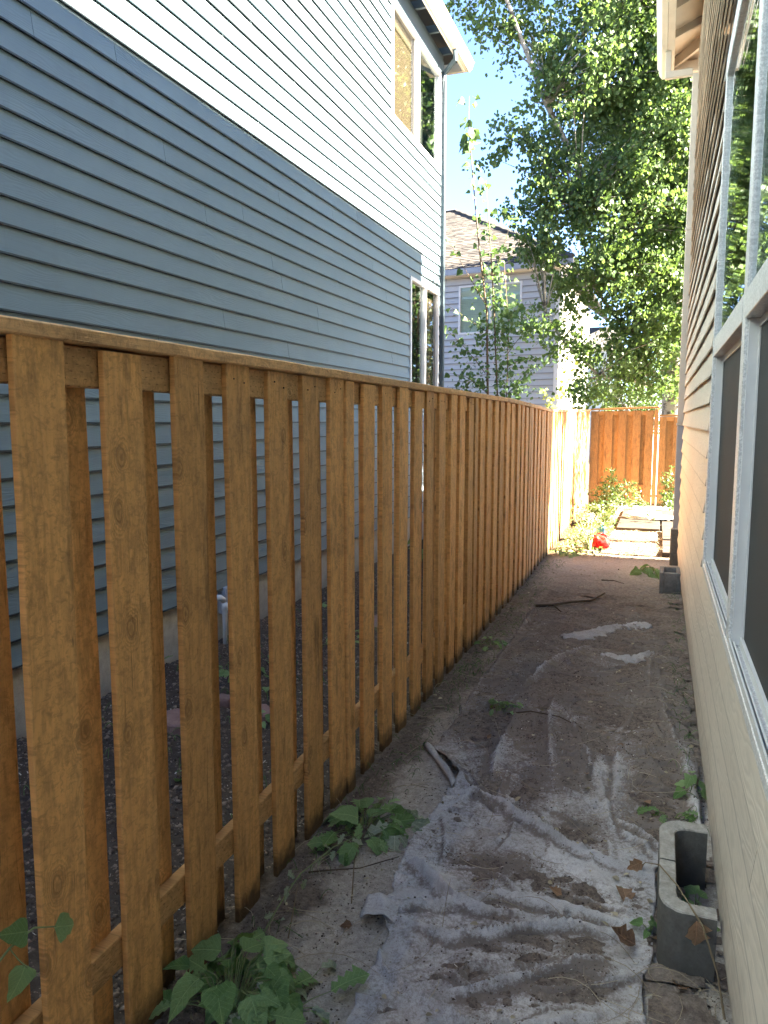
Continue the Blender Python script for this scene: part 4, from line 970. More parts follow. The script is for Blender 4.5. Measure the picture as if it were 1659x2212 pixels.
bough((-3.0, 15.6, 9.9), (-3.95, 15.4, 9.55), 10, .13); bough((-2.6, 15.5, 9.0), (-3.45, 15.3, 9.15), 10, .14); bough((-2.3, 15.3, 7.1), (-3.15, 15.2, 6.85), 10, .14)
bough((-2.2, 15.4, 8.3), (-2.5, 15.3, 7.6), 6); bough((-2.3, 15.2, 5.7), (-2.75, 15.1, 5.5), 8); bough((-2.2, 15.2, 5.1), (-2.55, 15.1, 4.9), 6)
bough((-1.3, 15.4, 3.0), (-2.45, 15.1, 3.75), 12, .15); bough((-1.3, 15.5, 2.5), (-1.55, 15.4, 2.15), 6, .12); bough((-2.4, 15.2, 6.5), (-2.5, 15.2, 5.9), 6, .14)
for _ in range(70): cl.append((r_.uniform(1.4, 3.6), r_.uniform(12.4, 15.4), r_.uniform(3.3, 5.6)))   # low boughs over the yard, dappling the sunlit fence
crown_tree(tree, tr, .30, limbs, cl, 66, .082)

# trees and hedge behind the back fence
def bushy(name, label, cat, loc, ells, n, nper, lsize, mat, trunk, seed, group=None, spread=.25, r0=.06):
    t = thing(name, label, cat, loc, group); crown_tree(t, trunk, r0, [], list(ell_pts(n, ells, seed)), nper, lsize, spread, .4, mat); return t
bushy('garden_tree', 'low bright green tree just over the back fence, left of the aspen trunk', 'tree', (-.5, 19.6, 0), [(-.4, 19.8, 2.3, 1.3, 1.0, 1.1), (-1.0, 20.3, 2.6, .8, .8, 1.)], 90, 60, .07, M['tree_leaf'], [(-.5, 19.8, 0), (-.45, 19.8, 1.4), (-.4, 19.8, 3.)], 5)
bushy('garden_tree', 'unseen small tree added behind the tan house corner to shade the blue wall', 'tree', (5.3, 10.9, 0), [(5.3, 10.85, 7.5, 1.2, 1.35, 1.45)], 150, 66, .08, M['tree_leaf'], [(5.3, 10.9, 0), (5.25, 10.9, 4), (5.3, 10.9, 8.4)], 6, r0=.12)  # out of view, added so its crown shades the blue wall

def sapling(label, base, stems, nleaf, leafmeshes, seed, group='young aspen shoots behind the fence'):
    r = random.Random(seed); t = thing('aspen_sapling', label, 'sapling', base, group); mb = MB()
    for S, rad_ in stems: mb.tube(S, [rad_*(1-.8*i/(len(S)-1)) for i in range(len(S))], 5)
    mb.build('trunk', M['twig'], t, smooth=True)
    return t
def leaf_tpl(name, wid, n=7, teeth=.0, cup=.12, curl=.15, lob=None, seed=0):
    r = random.Random(seed); V = []
    for i in range(n+1):
        s = i/n; w = wid[i] if i < len(wid) else 0; x = s; z = -curl*s*s
        V.append((x, 0, z))
        if 0 < i < n:
            for sg in (1, -1):
                ww = w*(1+teeth*r.uniform(-1, 1)); V.append((x+r.uniform(-.03, .03)-.12*ww, sg*ww, z+cup*ww+r.uniform(-.03, .03)))
    F = []
    ix = lambda i: 0 if i == 0 else 1+(i-1)*3
    for i in range(n):
        a = ix(i); b = ix(i+1)
        for k in (1, 2):
            if i == 0: q = (a, b, b+k)
            elif i == n-1: q = (a, b, a+k)
            else: q = (a, b, b+k, a+k)
            F.append(q if k == 2 else q[::-1])
    me = mk_mesh(name, V, F, True); return me
ASP = [leaf_tpl('leaf', [0, .36, .47, .44, .33, .19, .08, 0], 7, .05, .2, .15+.1*k, seed=k) for k in range(4)]
for me in ASP: me.materials.append(M['sap_leaf'])
POP = [leaf_tpl('leaf', [0, .36, .42, .40, .32, .25, .14, 0], 7, .16, .25, .2+.15*k, seed=10+k) for k in range(4)]
for me in POP: me.materials.append(M['weed_leaf'])
LOB = [leaf_tpl('leaf', [0, .16, .09, .26, .13, .33, .20, .34, .18, .0], 9, .15, .3, .25+.1*k, seed=20+k) for k in range(4)]
for me in LOB: me.materials.append(M['weed_leaf'])
WLT = [leaf_tpl('leaf', [0, .18, .13, .27, .16, .30, .16, 0], 7, .3, .5, .5+.2*k, seed=30+k) for k in range(4)]
for me in WLT: me.materials.append(M['wilt_leaf'])
DED = [leaf_tpl('dead_leaf', [0, .22, .38, .30, .36, .18, .10, 0], 7, .25, .45, .3*(-1)**k, seed=40+k) for k in range(5)]
for me in DED: me.materials.append(M['dead'])
def orient(d, nrm, roll=0):
    d = Vector(d).normalized(); n_ = Vector(nrm); s_ = n_.cross(d)
    if s_.length < 1e-3: s_ = Vector((1, 0, 0)).cross(d)
    s_.normalize(); n_ = d.cross(s_); R = Matrix((d, s_, n_)).transposed(); return R.to_euler()
def put_leaf(parent, me, p, d, nrm, size, name='leaf'):
    return place(name, me, None, parent, p, orient(d, nrm), (size, size, size))
def lerp_path(S, t):
    k = (len(S)-1)*t; i = min(int(k), len(S)-2); f = k-i; return Vector(S[i])*(1-f)+Vector(S[i+1])*f
def sap_leaves(t, stems, n, r, size, t0=.15, off=.07):
    for k in range(n):
        S, _ = stems[r.randrange(len(stems))]; tt = t0+(1-t0)*r.random(); p = lerp_path(S, tt); a = r.uniform(0, 6.28)
        d = Vector((math.cos(a), math.sin(a), r.uniform(-.9, .1))); p = p+Vector((d.x, d.y, 0))*off*r.random()*1.6
        put_leaf(t, ASP[r.randrange(4)], p, d, (r.uniform(-1, 1), r.uniform(-1.2, .4), r.uniform(-.2, 1)), size*r.uniform(.7, 1.25))
def arc(a, b, up=.15, n=4):
    a = Vector(a); b = Vector(b); return [tuple(a+(b-a)*i/n+Vector((0, 0, up*math.sin(math.pi*i/n)))) for i in range(n+1)]
ra = random.Random(31)
S1 = [([(-2.36, 11.3, -.1), (-2.42, 11.3, 1.9), (-2.46, 11.32, 3.2), (-2.58, 11.3, 4.1), (-2.68, 11.3, 5.0), (-2.76, 11.3, 5.8), (-2.755, 11.3, 6.2)], .022)]
side1 = [(arc((-2.48, 11.3, 3.3), (-3.08, 11.2, 4.32), .0), .007), (arc((-2.45, 11.3, 2.9), (-3.1, 11.2, 3.35), .0), .007), (arc((-2.46, 11.3, 2.3), (-3.1, 11.15, 3.0), .05), .007), (arc((-2.42, 11.3, 2.0), (-3.05, 11.15, 2.3), .1), .007)]
s1 = sapling('tallest aspen sapling, its tip alone against the sky', (-2.36, 11.3, 0), S1+side1, 0, ASP, 1)
sap_leaves(s1, S1, 46, ra, .105, .38, .07); sap_leaves(s1, side1, 52, ra, .095, .2, .07)
for _ in range(14): put_leaf(s1, ASP[ra.randrange(4)], (-2.72+ra.gauss(0, .05), 11.3+ra.gauss(0, .05), 5.62+ra.gauss(0, .13)), (ra.gauss(0, 1), ra.gauss(0, 1), -.8), (ra.gauss(0, 1), -1, .3), .15)
S2 = [([(-2.28, 11.4, -.1), (-2.30, 11.4, 2.0), (-2.38, 11.4, 3.4), (-2.46, 11.4, 4.4), (-2.52, 11.4, 5.05)], .018)]
side2 = [(arc((-2.38, 11.4, 3.7), (-2.08, 11.3, 4.62), -.05), .006), (arc((-2.34, 11.4, 2.6), (-2.0, 11.3, 3.3), .02), .006)]
s2 = sapling('middle-height aspen sapling, second from the blue corner, with a forked tip', (-2.28, 11.4, 0), S2+side2, 0, ASP, 2)
sap_leaves(s2, S2, 60, ra, .10, .38, .07); sap_leaves(s2, side2, 34, ra, .10, .2, .06)
S3 = [([(-2.15, 11.5, -.1), (-2.18, 11.5, 1.9), (-2.17, 11.5, 3.0), (-2.25, 11.5, 3.9)], .014)]
side3 = [(arc((-2.17, 11.5, 2.6), (-1.75, 11.4, 3.0), .05), .006), (arc((-2.17, 11.5, 2.4), (-1.55, 11.4, 2.45), .1), .006), (arc((-2.17, 11.5, 2.0), (-1.55, 11.4, 2.5), .05), .006), (arc((-2.17, 11.5, 1.9), (-1.75, 11.4, 2.05), .15), .006)]
s3 = sapling('shortest aspen sapling, in front of the grey window, leaning right', (-2.15, 11.5, 0), S3+side3, 0, ASP, 3)
sap_leaves(s3, S3, 44, ra, .09, .4, .08); sap_leaves(s3, side3, 72, ra, .08, .15, .07)
# leafy mass at their feet
cs = ell_pts(56, [(-2.45, 11.4, 2.35, .5, .3, .75), (-2.75, 11.3, 1.9, .4, .3, .3), (-2.05, 11.4, 2.2, .45, .3, .45), (-2.35, 11.4, 3.3, .42, .25, .7), (-2.25, 11.4, 2.9, .5, .25, .5)], 8)
Pm = np.concatenate([c+RS.normal(size=(22, 3))*.11 for c in cs]); Dm = RS.normal(size=Pm.shape); Dm[:, 2] -= .5
sh = leaf_cloud('shrub', Pm, Dm, RS.normal(size=Pm.shape), .055*(.6+.7*RS.rand(len(Pm))), M['sap_leaf_a'], None, 'stuff'); sh['label'] = 'leafy undergrowth around the feet of the saplings'
# climbing shoot over the fence
vt = thing('climbing_vine', 'yellow-green climbing shoots above the fence in front of the white corner board', 'vine', (-1.62, 12.2, 1.6))
mb = MB(); vs = [arc((-1.55, 12.2, 1.7), (-1.42, 12.2, 2.55), 0, 5), arc((-1.6, 12.2, 1.7), (-1.72, 12.2, 2.1), 0, 5), arc((-1.52, 12.2, 1.9), (-1.28, 12.2, 2.45), 0, 5)]
for S in vs: mb.tube(S, .004, 4)
mb.build('stem', M['stem'], vt)
Pv = np.array([tuple(lerp_path(S, t)) for S in vs for t in np.linspace(0, 1, 26)])+RS.normal(size=(78, 3))*.035
leaf_cloud('foliage', Pv, RS.normal(size=Pv.shape)+[0, 0, -.3], RS.normal(size=Pv.shape), .055*(.7+.6*RS.rand(78)), M['vine_leaf'], vt, 'stuff')

# ---------------------------------------------------------------- plants along the path
def weed(label, c, rx, ry, h, n, lib, size, seed, cat='weed', flat=.3, stems=True, name='pulled_weed', group=None):
    r = random.Random(seed); t = thing(name, label, cat, (c[0], c[1], 0), group); mb = MB()
    for k in range(n):
        a = r.uniform(0, 6.28); q = math.sqrt(r.random()); x = c[0]+rx*q*math.cos(a); y = c[1]+ry*q*math.sin(a)
        z = float(top_h(np.array([x]), np.array([y]))[0])+.015+h*(1-q*q*.8)*r.uniform(.25, 1)
        d = (math.cos(a)+r.gauss(0, .5), math.sin(a)+r.gauss(0, .5), r.uniform(-.55, flat)); lb = lib[r.randrange(len(lib))]
        sz = size*r.uniform(.6, 1.25); put_leaf(t, lb, (x, y, z), d, (r.gauss(0, .35)+.15, r.gauss(0, .35)-.35, 1), sz)
        if stems: mb.tube([(c[0]+(x-c[0])*.3, c[1]+(y-c[1])*.3, max(.01, z*.3)), (x*.6+c[0]*.4, y*.6+c[1]*.4, z*.9), (x, y, z)], [.0022, .0018, .0012], 4, False)
    if stems: mb.build('stem', M['stem'], t)
    return t
weed('heap of pulled green weeds and poplar leaves at the fence foot, bottom of the photo', (-1.04, 1.66), .18, .19, .20, 66, POP+POP+LOB+WLT[:2], .085, 3)
weed('wilted grey-green lobed leaves spilling right from the big weed heap', (-.90, 1.70), .12, .20, .05, 26, WLT+LOB, .10, 4)
weed('flattened rosette of lobed green leaves beside the fence post, middle of the path', (-1.035, 2.66), .12, .20, .07, 42, LOB+LOB+POP, .085, 5)
weed('limp wilted leaves at the right edge of the green rosette', (-.91, 2.72), .07, .12, .03, 16, WLT, .075, 6)
weed('small pulled weed lying across the path halfway to the fabric scraps', (-.77, 4.02), .10, .08, .04, 14, LOB, .07, 7)
weed('little clump of weeds by the fence foot past the second post', (-1.08, 5.30), .09, .14, .05, 16, LOB, .07, 8)
weed('single green seedling beside the tan wall above the concrete planter', (.185, 3.38), .04, .06, .07, 8, POP, .06, 9, name='seedling')
weed('lobed green leaf spray flat on the soil behind the concrete planter', (.10, 3.14), .08, .03, .02, 7, LOB, .075, 10, name='seedling')
weed('tiny yellow-green weed at the left foot of the concrete planter', (.03, 2.37), .03, .03, .03, 5, POP, .04, 11, name='seedling')
weed('green vine growing inside the near concrete planter', (.165, 2.48), .05, .09, .09, 15, POP, .055, 12, cat='plant', name='planter_vine')
weed('long-leafed green weed beside the far downspout block', (-.03, 8.45), .13, .16, .12, 18, LOB+POP, .12, 13)
weed('low weeds at the fence foot on the edge of the sunlit ground', (-1.05, 9.35), .14, .18, .06, 22, LOB, .08, 14)
# tall thin weed leaning over the big heap
t = thing('thin_weed', 'thin leaning weed stem with a few small pale leaves between the two leaf heaps', 'weed', (-1.11, 1.99, 0)); mb = MB()
S = [(-1.114, 1.985, .0), (-1.09, 2.04, .06), (-1.06, 2.14, .12), (-1.00, 2.28, .15), (-.95, 2.40, .14)]; mb.tube(S, [.003, .0026, .0022, .0018, .0012], 5); mb.build('stem', M['stem'], t)
rq = random.Random(2)
for k in range(11): p = lerp_path(S, .15+.08*k); put_leaf(t, WLT[k % 4], p+Vector((rq.gauss(0, .012), rq.gauss(0, .012), rq.gauss(0, .012))), (rq.gauss(0, 1), rq.gauss(0, 1), rq.gauss(0, .6)), (0, -1, .6), .035)
# shoot entering at the left edge
t = thing('poplar_shoot', 'cut poplar shoot with toothed leaves poking in at the left edge, before the fence', 'plant', (-1.09, .86, 0)); mb = MB()
S = [(-1.10, .80, .0), (-1.10, .84, .35), (-1.10, .93, .60), (-1.10, 1.01, .628), (-1.10, 1.07, .630), (-1.09, 1.115, .605)]; mb.tube(S, [.004, .0035, .003, .0025, .002, .0015], 5)
mb.tube([(-1.10, 1.01, .628), (-1.09, 1.02, .60), (-1.08, 1.03, .58)], .0013, 4); mb.build('stem', M['stem'], t)
put_leaf(t, POP[0], (-1.10, 1.055, .632), (-.1, -.55, .28), (.9, -.3, .6), .060); put_leaf(t, POP[1], (-1.09, 1.11, .607), (.15, .6, -.28), (.9, -.35, .5), .066); put_leaf(t, POP[2], (-1.085, 1.03, .585), (.1, -.35, -.35), (.9, -.4, .3), .060); put_leaf(t, WLT[1], (-1.083, 1.04, .572), (0, .1, -1), (.9, -.5, 0), .05)

# dead leaves
dl = [((-.06, 2.59), .085, 'dark curled maple-like dead leaf, the largest on the fabric'), ((-.01, 2.29), .080, 'tan dead leaf on the soil left of the planter foot'), ((.042, 2.70), .055, 'pale dead leaf against the planter top left'), ((-.25, 2.47), .045, 'small tattered dead leaf on a fabric fold, mid path'),
      ((.02, 3.21), .042, 'orange-tan dead leaf near the flat green spray'), ((-.25, 3.39), .030, 'small oval pale leaf lying alone on the far fabric'), ((.11, 2.17), .06, 'crumpled tan dead leaf below the planter'), ((-.86, 2.10), .04, 'brown curled leaf on bare soil left of the folded flap'),
      ((-.75, 3.62), .032, 'tiny dry leaf near the rolled fabric edge'), ((-.13, 3.76), .04, 'dry leaf far up the fabric near the wall'), ((-.02, 2.74), .05, 'pale brown leaf left of the planter corner'), ((.04, 2.36), .045, 'reddish dead leaf at the planter foot')]
rd = random.Random(6)
for i, ((x, y), sz, lab) in enumerate(dl):
    z = float(top_h(np.array([x]), np.array([y]))[0])+.012; me = DED[i % 5]
    o = place('dead_leaf', me, None, None, (x, y, z), orient((rd.gauss(0, 1), rd.gauss(0, 1), .15), (.2, -.4, 1)), (sz, sz, sz*1.3)); tag(o, lab, 'dead leaf', 'dead leaves on the path')
# sticks
def stick(name, label, P, r, mat=None, cat='stick', forks=()):
    mb = MB(); P = [(x, y, (float(top_h(np.array([x]), np.array([y]))[0])+z)) for x, y, z in P]; mb.tube(P, [r*(1-.5*i/(len(P)-1)) for i in range(len(P))], 6)
    for a, b in forks: mb.tube([P[a], b], [r*.6, r*.3], 4)
    return tag(mb.build(name, mat or M['twig'], smooth=True), label, cat)
stick('stick', 'long forked pale stick lying across the path past the fabric', [(-.95, 6.50, .012), (-.80, 6.52, .02), (-.66, 6.66, .03), (-.52, 6.85, .03), (-.42, 7.13, .045)], .014, forks=((1, (-.72, 6.40, .02)),))
stick('stick', 'thin dark twig near the small weed in mid path', [(-.72, 3.98, .01), (-.60, 4.02, .02), (-.45, 4.02, .02), (-.32, 3.9, .01)], .005)
stick('stick', 'straight pale stalk leaning on dark soil by the fence foot', [(-1.032, 1.995, .005), (-1.06, 2.09, .03), (-1.084, 2.172, .06)], .0022, M['straw'])
stick('root', 'brown wiry root looping over bare soil left of the fabric', [(-1.12, 2.33, .01), (-1.03, 2.34, .03), (-.95, 2.40, .02), (-.84, 2.51, .02)], .003)
stick('root', 'thin upright rootlet curving from the rosette to the flap', [(-.91, 2.22, .004), (-.98, 2.42, .03), (-1.01, 2.58, .03), (-1.01, 2.71, .04)], .0022, M['straw'])
stick('stick', 'short twig on the far dirt near the sunlit ground', [(-.5, 7.9, .01), (-.38, 7.86, .02), (-.28, 7.76, .015)], .006)
# arching dry stem over the planter
t = thing('dry_stem', 'dry arching stem with one hanging dead leaf in front of the planter', 'stem', (.25, 2.1, 0)); mb = MB()
S = [(.225, 2.08, .0), (.205, 2.13, .10), (.165, 2.18, .20), (.10, 2.28, .245), (.05, 2.42, .22), (.01, 2.56, .14), (-.02, 2.66, .05)]; mb.tube(S, [.0035, .003, .0028, .0024, .002, .0016, .001], 5); mb.build('stem', M['straw'], t)
put_leaf(t, DED[2], (.150, 2.19, .205), (.05, -.1, -1), (.2, -1, .2), .085); put_leaf(t, DED[3], (.0, 2.58, .13), (-.6, .2, -.5), (.2, -1, .4), .06)

# ---------------------------------------------------------------- planters, pipes, stones
def cpath(x0, x1, y0, y1, rr_, n=5):
    """C-shaped path open towards +x"""
    P = [(x1, y0)]; 
    for i in range(n+1): a = -math.pi/2-math.pi/2*i/n; P.append((x0+rr_+rr_*math.cos(a), y0+rr_+rr_*math.sin(a)))
    for i in range(n+1): a = math.pi-math.pi/2*i/n; P.append((x0+rr_+rr_*math.cos(a), y1-rr_+rr_*math.sin(a)))
    P.append((x1, y1)); return P
def c_block(parent, o_, i_, z0, z1, mat, half=None, name='block_half'):
    n = len(o_); mb = MB(); V = []; j = random.Random(n)
    for (p, q) in zip(o_, i_):
        V += [(*p, z0), (*p, z1-.004+j.uniform(-.002, .002)), (p[0]*.94+q[0]*.06, p[1]*.94+q[1]*.06, z1), (q[0]*.94+p[0]*.06, q[1]*.94+p[1]*.06, z1+j.uniform(-.002, .001)), (*q, z1-.005), (*q, z0)]
    F = [(0, 1, 2, 3, 4, 5), tuple((n-1)*6+k for k in (5, 4, 3, 2, 1, 0))]+[(i*6+k, (i+1)*6+k, (i+1)*6+(k+1) % 6, i*6+(k+1) % 6) for i in range(n-1) for k in range(6)]
    mb.add(V, F); return mb.build(name, mat, parent)
pl = thing('concrete_planter', 'grey concrete C-shaped planter block standing open against the tan wall', 'planter', (.15, 2.45, 0))
O = cpath(.050, .205, 2.215, 2.755, .078, 8); I = cpath(.100, .205, 2.270, 2.698, .040, 8)
mid = len(O)//2
Om = ((O[mid-1][0]+O[mid][0])/2, 2.485); Im = ((I[mid-1][0]+I[mid][0])/2, 2.485)
c_block(pl, O[:mid]+[(Om[0], 2.484)], I[:mid]+[(Im[0], 2.484)], -.05, .205, M['block']); c_block(pl, [(Om[0]+.001, 2.4848)]+O[mid:], [(Im[0], 2.4848)]+I[mid:], -.05, .208, M['block'])
pb = thing('concrete_block', 'dark hollow concrete block under the downspout at the corner of the tan house', 'block', (.14, 7.7, 0))
mb = MB()
for b_ in ((.045, .085, 7.50, 7.84), (.195, .232, 7.50, 7.84), (.086, .194, 7.50, 7.545), (.086, .194, 7.80, 7.84)): mb.box(b_[0], b_[1], b_[2], b_[3], -.05, .20, .004)
mb.build('block', m_concrete('dark_block', (.16, .15, .14), (.27, .255, .24), 20.), pb)
mb = MB(); mb.tube([(-2.90, 4.70, -.05), (-2.90, 4.70, .30), (-2.90, 4.69, .335), (-2.91, 4.66, .352), (-2.95, 4.60, .355), (-3.0, 4.52, .355)], .017, 8); mb.tube([(-2.90, 4.70, .25), (-2.90, 4.70, .305)], .023, 8)
mb.tube([(-2.902, 4.697, .322), (-2.91, 4.66, .352), (-2.93, 4.63, .355)], .022, 8)
tag(mb.build('drain_pipe', M['pvc'], smooth=True), 'white plastic elbow pipe at the foot of the blue house', 'pipe')
mb = MB(); mb.box(-3.0, -2.93, 4.77, 4.93, .20, .40, .006); tag(mb.build('utility_box', M['galv']), 'pale grey utility box on the foundation behind the white pipe', 'box')
def flag(label, cx, cy, rx, ry, z, seed):
    r = random.Random(seed); n = 9; mb = MB(); P = [(cx+rx*math.cos(6.283*i/n)*r.uniform(.75, 1.1), cy+ry*math.sin(6.283*i/n)*r.uniform(.75, 1.1)) for i in range(n)]
    V = [(x, y, z-.05) for x, y in P]+[(x, y, z+r.uniform(-.006, .006)) for x, y in P]+[(cx+(x-cx)*.88, cy+(y-cy)*.88, z+.008) for x, y in P]
    F = [tuple(range(2*n, 3*n))]+[(i, (i+1) % n, n+(i+1) % n, n+i) for i in range(n)]+[(n+i, n+(i+1) % n, 2*n+(i+1) % n, 2*n+i) for i in range(n)]; mb.add(V, F)
    return tag(mb.build('flagstone', M['stone']), label, 'stone', 'flagstones in the neighbouring bed')
flag('large pink flagstone in the bed seen through the second fence gap', -2.33, 3.30, .17, .12, .05, 1)
flag('pink flagstone seen through the fence right of the large one', -2.02, 3.56, .13, .10, .035, 2)
flag('small buff stone beyond the pink flagstones', -2.28, 3.66, .07, .05, .04, 3)
flag('flat pink stone further along the bed, seen between narrow gaps', -2.05, 5.6, .12, .2, .03, 4)
wd = [(-2.85, 4.15, .10, .15, .22, 14, 'leafy vine on the foundation left of the white pipe'), (-2.45, 4.25, .16, .25, .07, 26, 'low green weeds in the mulch right of the white pipe'), (-2.2, 4.0, .12, .15, .06, 16, 'weed patch between the pink stones and the foundation'), (-1.9, 2.75, .05, .05, .06, 8, 'small tuft in the mulch behind the third plank'),
      (-2.1, 5.0, .12, .3, .06, 18, 'weed patch beyond the first post, behind the fence'), (-2.6, 6.3, .15, .4, .08, 18, 'weeds along the far foundation of the blue house'), (-1.95, 3.45, .07, .07, .06, 8, 'small weed beside the right flagstone'), (-1.6, 7.6, .1, .4, .35, 20, 'taller bright weeds behind the far fence boards')]
for k, (x, y, rx, ry, h, n_, lab) in enumerate(wd): weed(lab, (x, y), rx, ry, h, n_, POP+LOB, .06, 60+k, stems=False, name='garden_weed')
weed('broad leafy seedling at the blue foundation corner, seen far through the fence', (-2.6, 8.6), .15, .4, .3, 20, POP, .11, 80, stems=False, name='garden_weed')

# ---------------------------------------------------------------- sunlit yard at the end
def slab(label, x0, x1, y0, y1, z1=.045):
    mb = MB(); mb.box(x0, x1, y0, y1, -.05, z1, .006); return tag(mb.build('paver', M['paver']), label, 'paver', 'concrete pavers at the end of the path')
slab('left front paver beside the hose coil', -.56, .045, 11.77, 12.62); slab('left back paver under the hose coil', -.56, .045, 12.64, 13.5)
slab('small right paver nearest the downspout', .075, .62, 9.62, 10.22); slab('second right paver behind the small one', .075, .62, 10.25, 11.0); slab('third right paver along the wall', .075, .62, 11.03, 11.78)
slab('fourth right paver behind the shaded one', .07, .62, 11.81, 12.6); slab('last right paver under the white sheet', .07, .62, 12.63, 13.5); slab('far paver before the gate', -.56, .62, 13.53, 14.3, .04)
mb = MB(); ph = []
for i in range(150):
    a = i*.27; rr0 = .34-.0009*i+.03*math.sin(i*.31); ph.append((-.17+1.05*rr0*math.cos(a)+.02*math.sin(i*.05), 13.0+.8*rr0*math.sin(a), .06+.016*(i//24)+.004*math.sin(i)))
mb.tube(ph, .011, 6); tag(mb.build('garden_hose', M['pvc'], smooth=True), 'coil of pale garden hose lying on the pavers', 'hose')
V = []; 
for i in range(16):
    for k in range(12): V.append((-.12+.62*i/15+.02*math.sin(k*2), 12.72+.5*k/11+.03*math.sin(i*1.7), .058+.022*abs(math.sin(i*1.3+k*.9))+.012*math.sin(k*2.2)))
ws = link('plastic_sheet', mk_mesh('plastic_sheet', V, [(i*12+k, i*12+k+1, (i+1)*12+k+1, (i+1)*12+k) for i in range(15) for k in range(11)], True), M['sheet']); tag(ws, 'crumpled white plastic sheet on the pavers by the wall', 'sheet')
# red bag
rb = np.random.RandomState(2); V = []; F = []; nu, nv = 26, 16
for j in range(nv+1):
    th = math.pi*j/nv
    for i in range(nu):
        a = 2*math.pi*i/nu; f = 1+.30*(float(fbm(np.array(3+2.2*math.cos(a)*math.sin(th)), np.array(5+2.2*math.sin(a)+2*math.cos(th)), 90, 3))-.5)*2
        x = .13*math.sin(th)*math.cos(a)*f; y = .11*math.sin(th)*math.sin(a)*f; z = .10*math.cos(th)*f
        V.append((-.66+x, 9.93+y, max(.012, .095+z)))
F = [(j*nu+i, j*nu+(i+1) % nu, (j+1)*nu+(i+1) % nu, (j+1)*nu+i) for j in range(nv) for i in range(nu)]
me = mk_mesh('plastic_bag', V, F, False); bm_fix(me); tag(link('plastic_bag', me, M['red']), 'crumpled bright red plastic bag under the thorny rose stems', 'bag')
mb = MB(); mb.tube([(-.72, 10.75, .0), (-.72, 10.75, .16)], [.05, .06], 10); mb.tube([(-.72, 10.75, .16), (-.70, 10.75, .19)], [.03, .02], 8); tag(mb.build('bottle', M['teal'], smooth=True), 'teal plastic jug half hidden in the rose leaves behind the red bag', 'jug')
def rose(label, base, canes, nl, ls, seed):
    t = thing('rose_bush', label, 'bush', base); mb = MB(); r = random.Random(seed); P = []
    for (e, up) in canes:
        S = arc((base[0], base[1], 0), e, up, 7); mb.tube(S, [.009*(1-.1*i) for i in range(8)], 5)
        for k in range(nl):
            tt = r.uniform(.28, 1); p = lerp_path(S, tt); o_ = Vector((r.gauss(0, .07), r.gauss(0, .07), r.gauss(0, .05)))
            mb.tube([tuple(p), tuple(p+o_)], [.003, .0015], 3, False)
            for q in range(5): P.append(tuple(p+o_+Vector((r.gauss(0, .025), r.gauss(0, .025), r.gauss(0, .018)))))
    mb.build('stem', M['stem'], t, smooth=True); P = np.array(P); D = RS.normal(size=P.shape); Nn = RS.normal(size=P.shape)*.6; Nn[:, 2] += .8; Nn[:, 0] += .5
    leaf_cloud('foliage', P, D, Nn, ls*(.6+.6*RS.rand(len(P))), M['rose_leaf'], t, 'stuff', .6); return t
rose('large leafy rose bush against the sunlit fence, arching over the pavers', (-.78, 12.45, 0), [((-.95, 12.5, .50), .1), ((-.80, 12.4, .72), .05), ((-.68, 12.3, .86), .05), ((-.74, 12.35, .66), .08), ((-.62, 12.35, .74), .10), ((-.55, 12.5, .62), .2), ((-.30, 12.4, .52), .32), ((-.10, 12.35, .22), .42), ((-.05, 12.5, .16), .30), ((-.35, 12.2, .30), .2), ((-1.05, 12.3, .25), .1), ((-.6, 12.1, .35), .15), ((-.85, 11.9, .30), .1), ((-.7, 11.7, .22), .1), ((-.5, 12.8, .5), .1)], 26, .042, 3)
rose('small thorny rose with bare lower stems, in front of the red bag', (-.76, 9.62, 0), [((-1.02, 9.9, .42), .06), ((-.95, 9.75, .50), .03), ((-.82, 9.8, .47), .04), ((-.72, 9.9, .38), .03), ((-1.08, 9.8, .22), .06), ((-.78, 10.1, .44), .04)], 10, .032, 4)
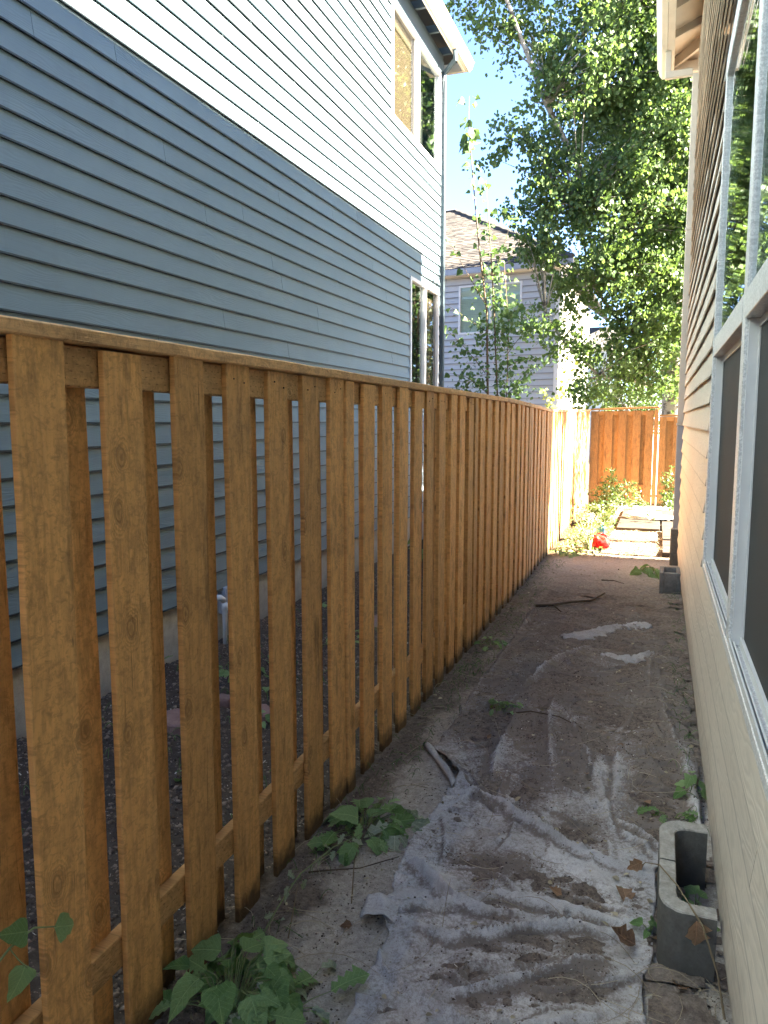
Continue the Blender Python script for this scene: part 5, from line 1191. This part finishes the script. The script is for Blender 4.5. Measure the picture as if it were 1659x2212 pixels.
rose('shady green shrub beside the gate, half behind the downspout', (.26, 14.7, 0), [((.12, 14.7, .55), .05), ((.20, 14.7, .78), .02), ((.32, 14.7, .70), .02), ((.14, 14.6, .30), .05), ((.15, 14.6, .12), .05)], 22, .055, 5)
# small litter and blades on the shaded path
M['blade'] = m_crumb('green_blades', (.05, .10, .03), (.17, .27, .09))
strands('grass_blades', [(rg.uniform(-1.2, -.98), rg.uniform(1.5, 8.8)) for _ in range(260)]+[(rg.uniform(.13, .23), rg.uniform(2.9, 8.5)) for _ in range(130)]+[(rg.gauss(-1.08, .05), rg.gauss(4.7, .1)) for _ in range(30)], M['blade'], rg, .045, (.02, .08), .0011)
strands('garden_grass', [(rg.uniform(-2.9, -1.35), rg.uniform(2.2, 8.)) for _ in range(420)], M['blade'], rg, .06, (.02, .07), .0016)
Pq = pts(420, -1.2, .22, 1.4, 9., None, 1.3); lq = leaf_cloud('leaf_litter', Pq+[0, 0, .006], RS.normal(size=Pq.shape)*[1, 1, .2], RS.normal(size=Pq.shape)*.35+[0, 0, 1], .010+.022*RS.rand(len(Pq))**2, m_leaf('litter_leaf', (.10, .07, .04), (.42, .36, .24), .1), None, 'stuff', .7); lq['label'] = 'scraps of dry leaf scattered over the path'
# low plants and dry litter on the sunlit strip
Pl = np.stack([-1.15+.55*RS.rand(900), 9.3+3.6*RS.rand(900), .01+.07*RS.rand(900)**2], 1); lc = leaf_cloud('ground_cover', Pl, RS.normal(size=Pl.shape), RS.normal(size=Pl.shape)*.5+[0, 0, 1], .03*(.5+RS.rand(900)), M['rose_leaf'], None, 'stuff'); lc['label'] = 'pale low weeds and fallen leaves along the sunlit fence foot'
strands('dry_grass', [(rg.uniform(-.05, .06), rg.uniform(9.8, 11)) for _ in range(40)]+[(rg.uniform(-1., .0), rg.uniform(9.3, 11.6)) for _ in range(160)], M['straw'], rg, .05, (.06, .2), .0016)
# unseen post added round the house corner to throw a shadow strip on the sunlit ground
mb = MB(); mb.box(1.42, 1.51, 9.63, 9.70, -.1, 1.62, .004); mb.box(1.40, 1.53, 9.61, 9.72, 1.622, 1.65, .004)
tag(mb.build('shadow_post', M['fence']), 'unseen short wooden post added round the corner of the tan house to cast a shadow', 'post')
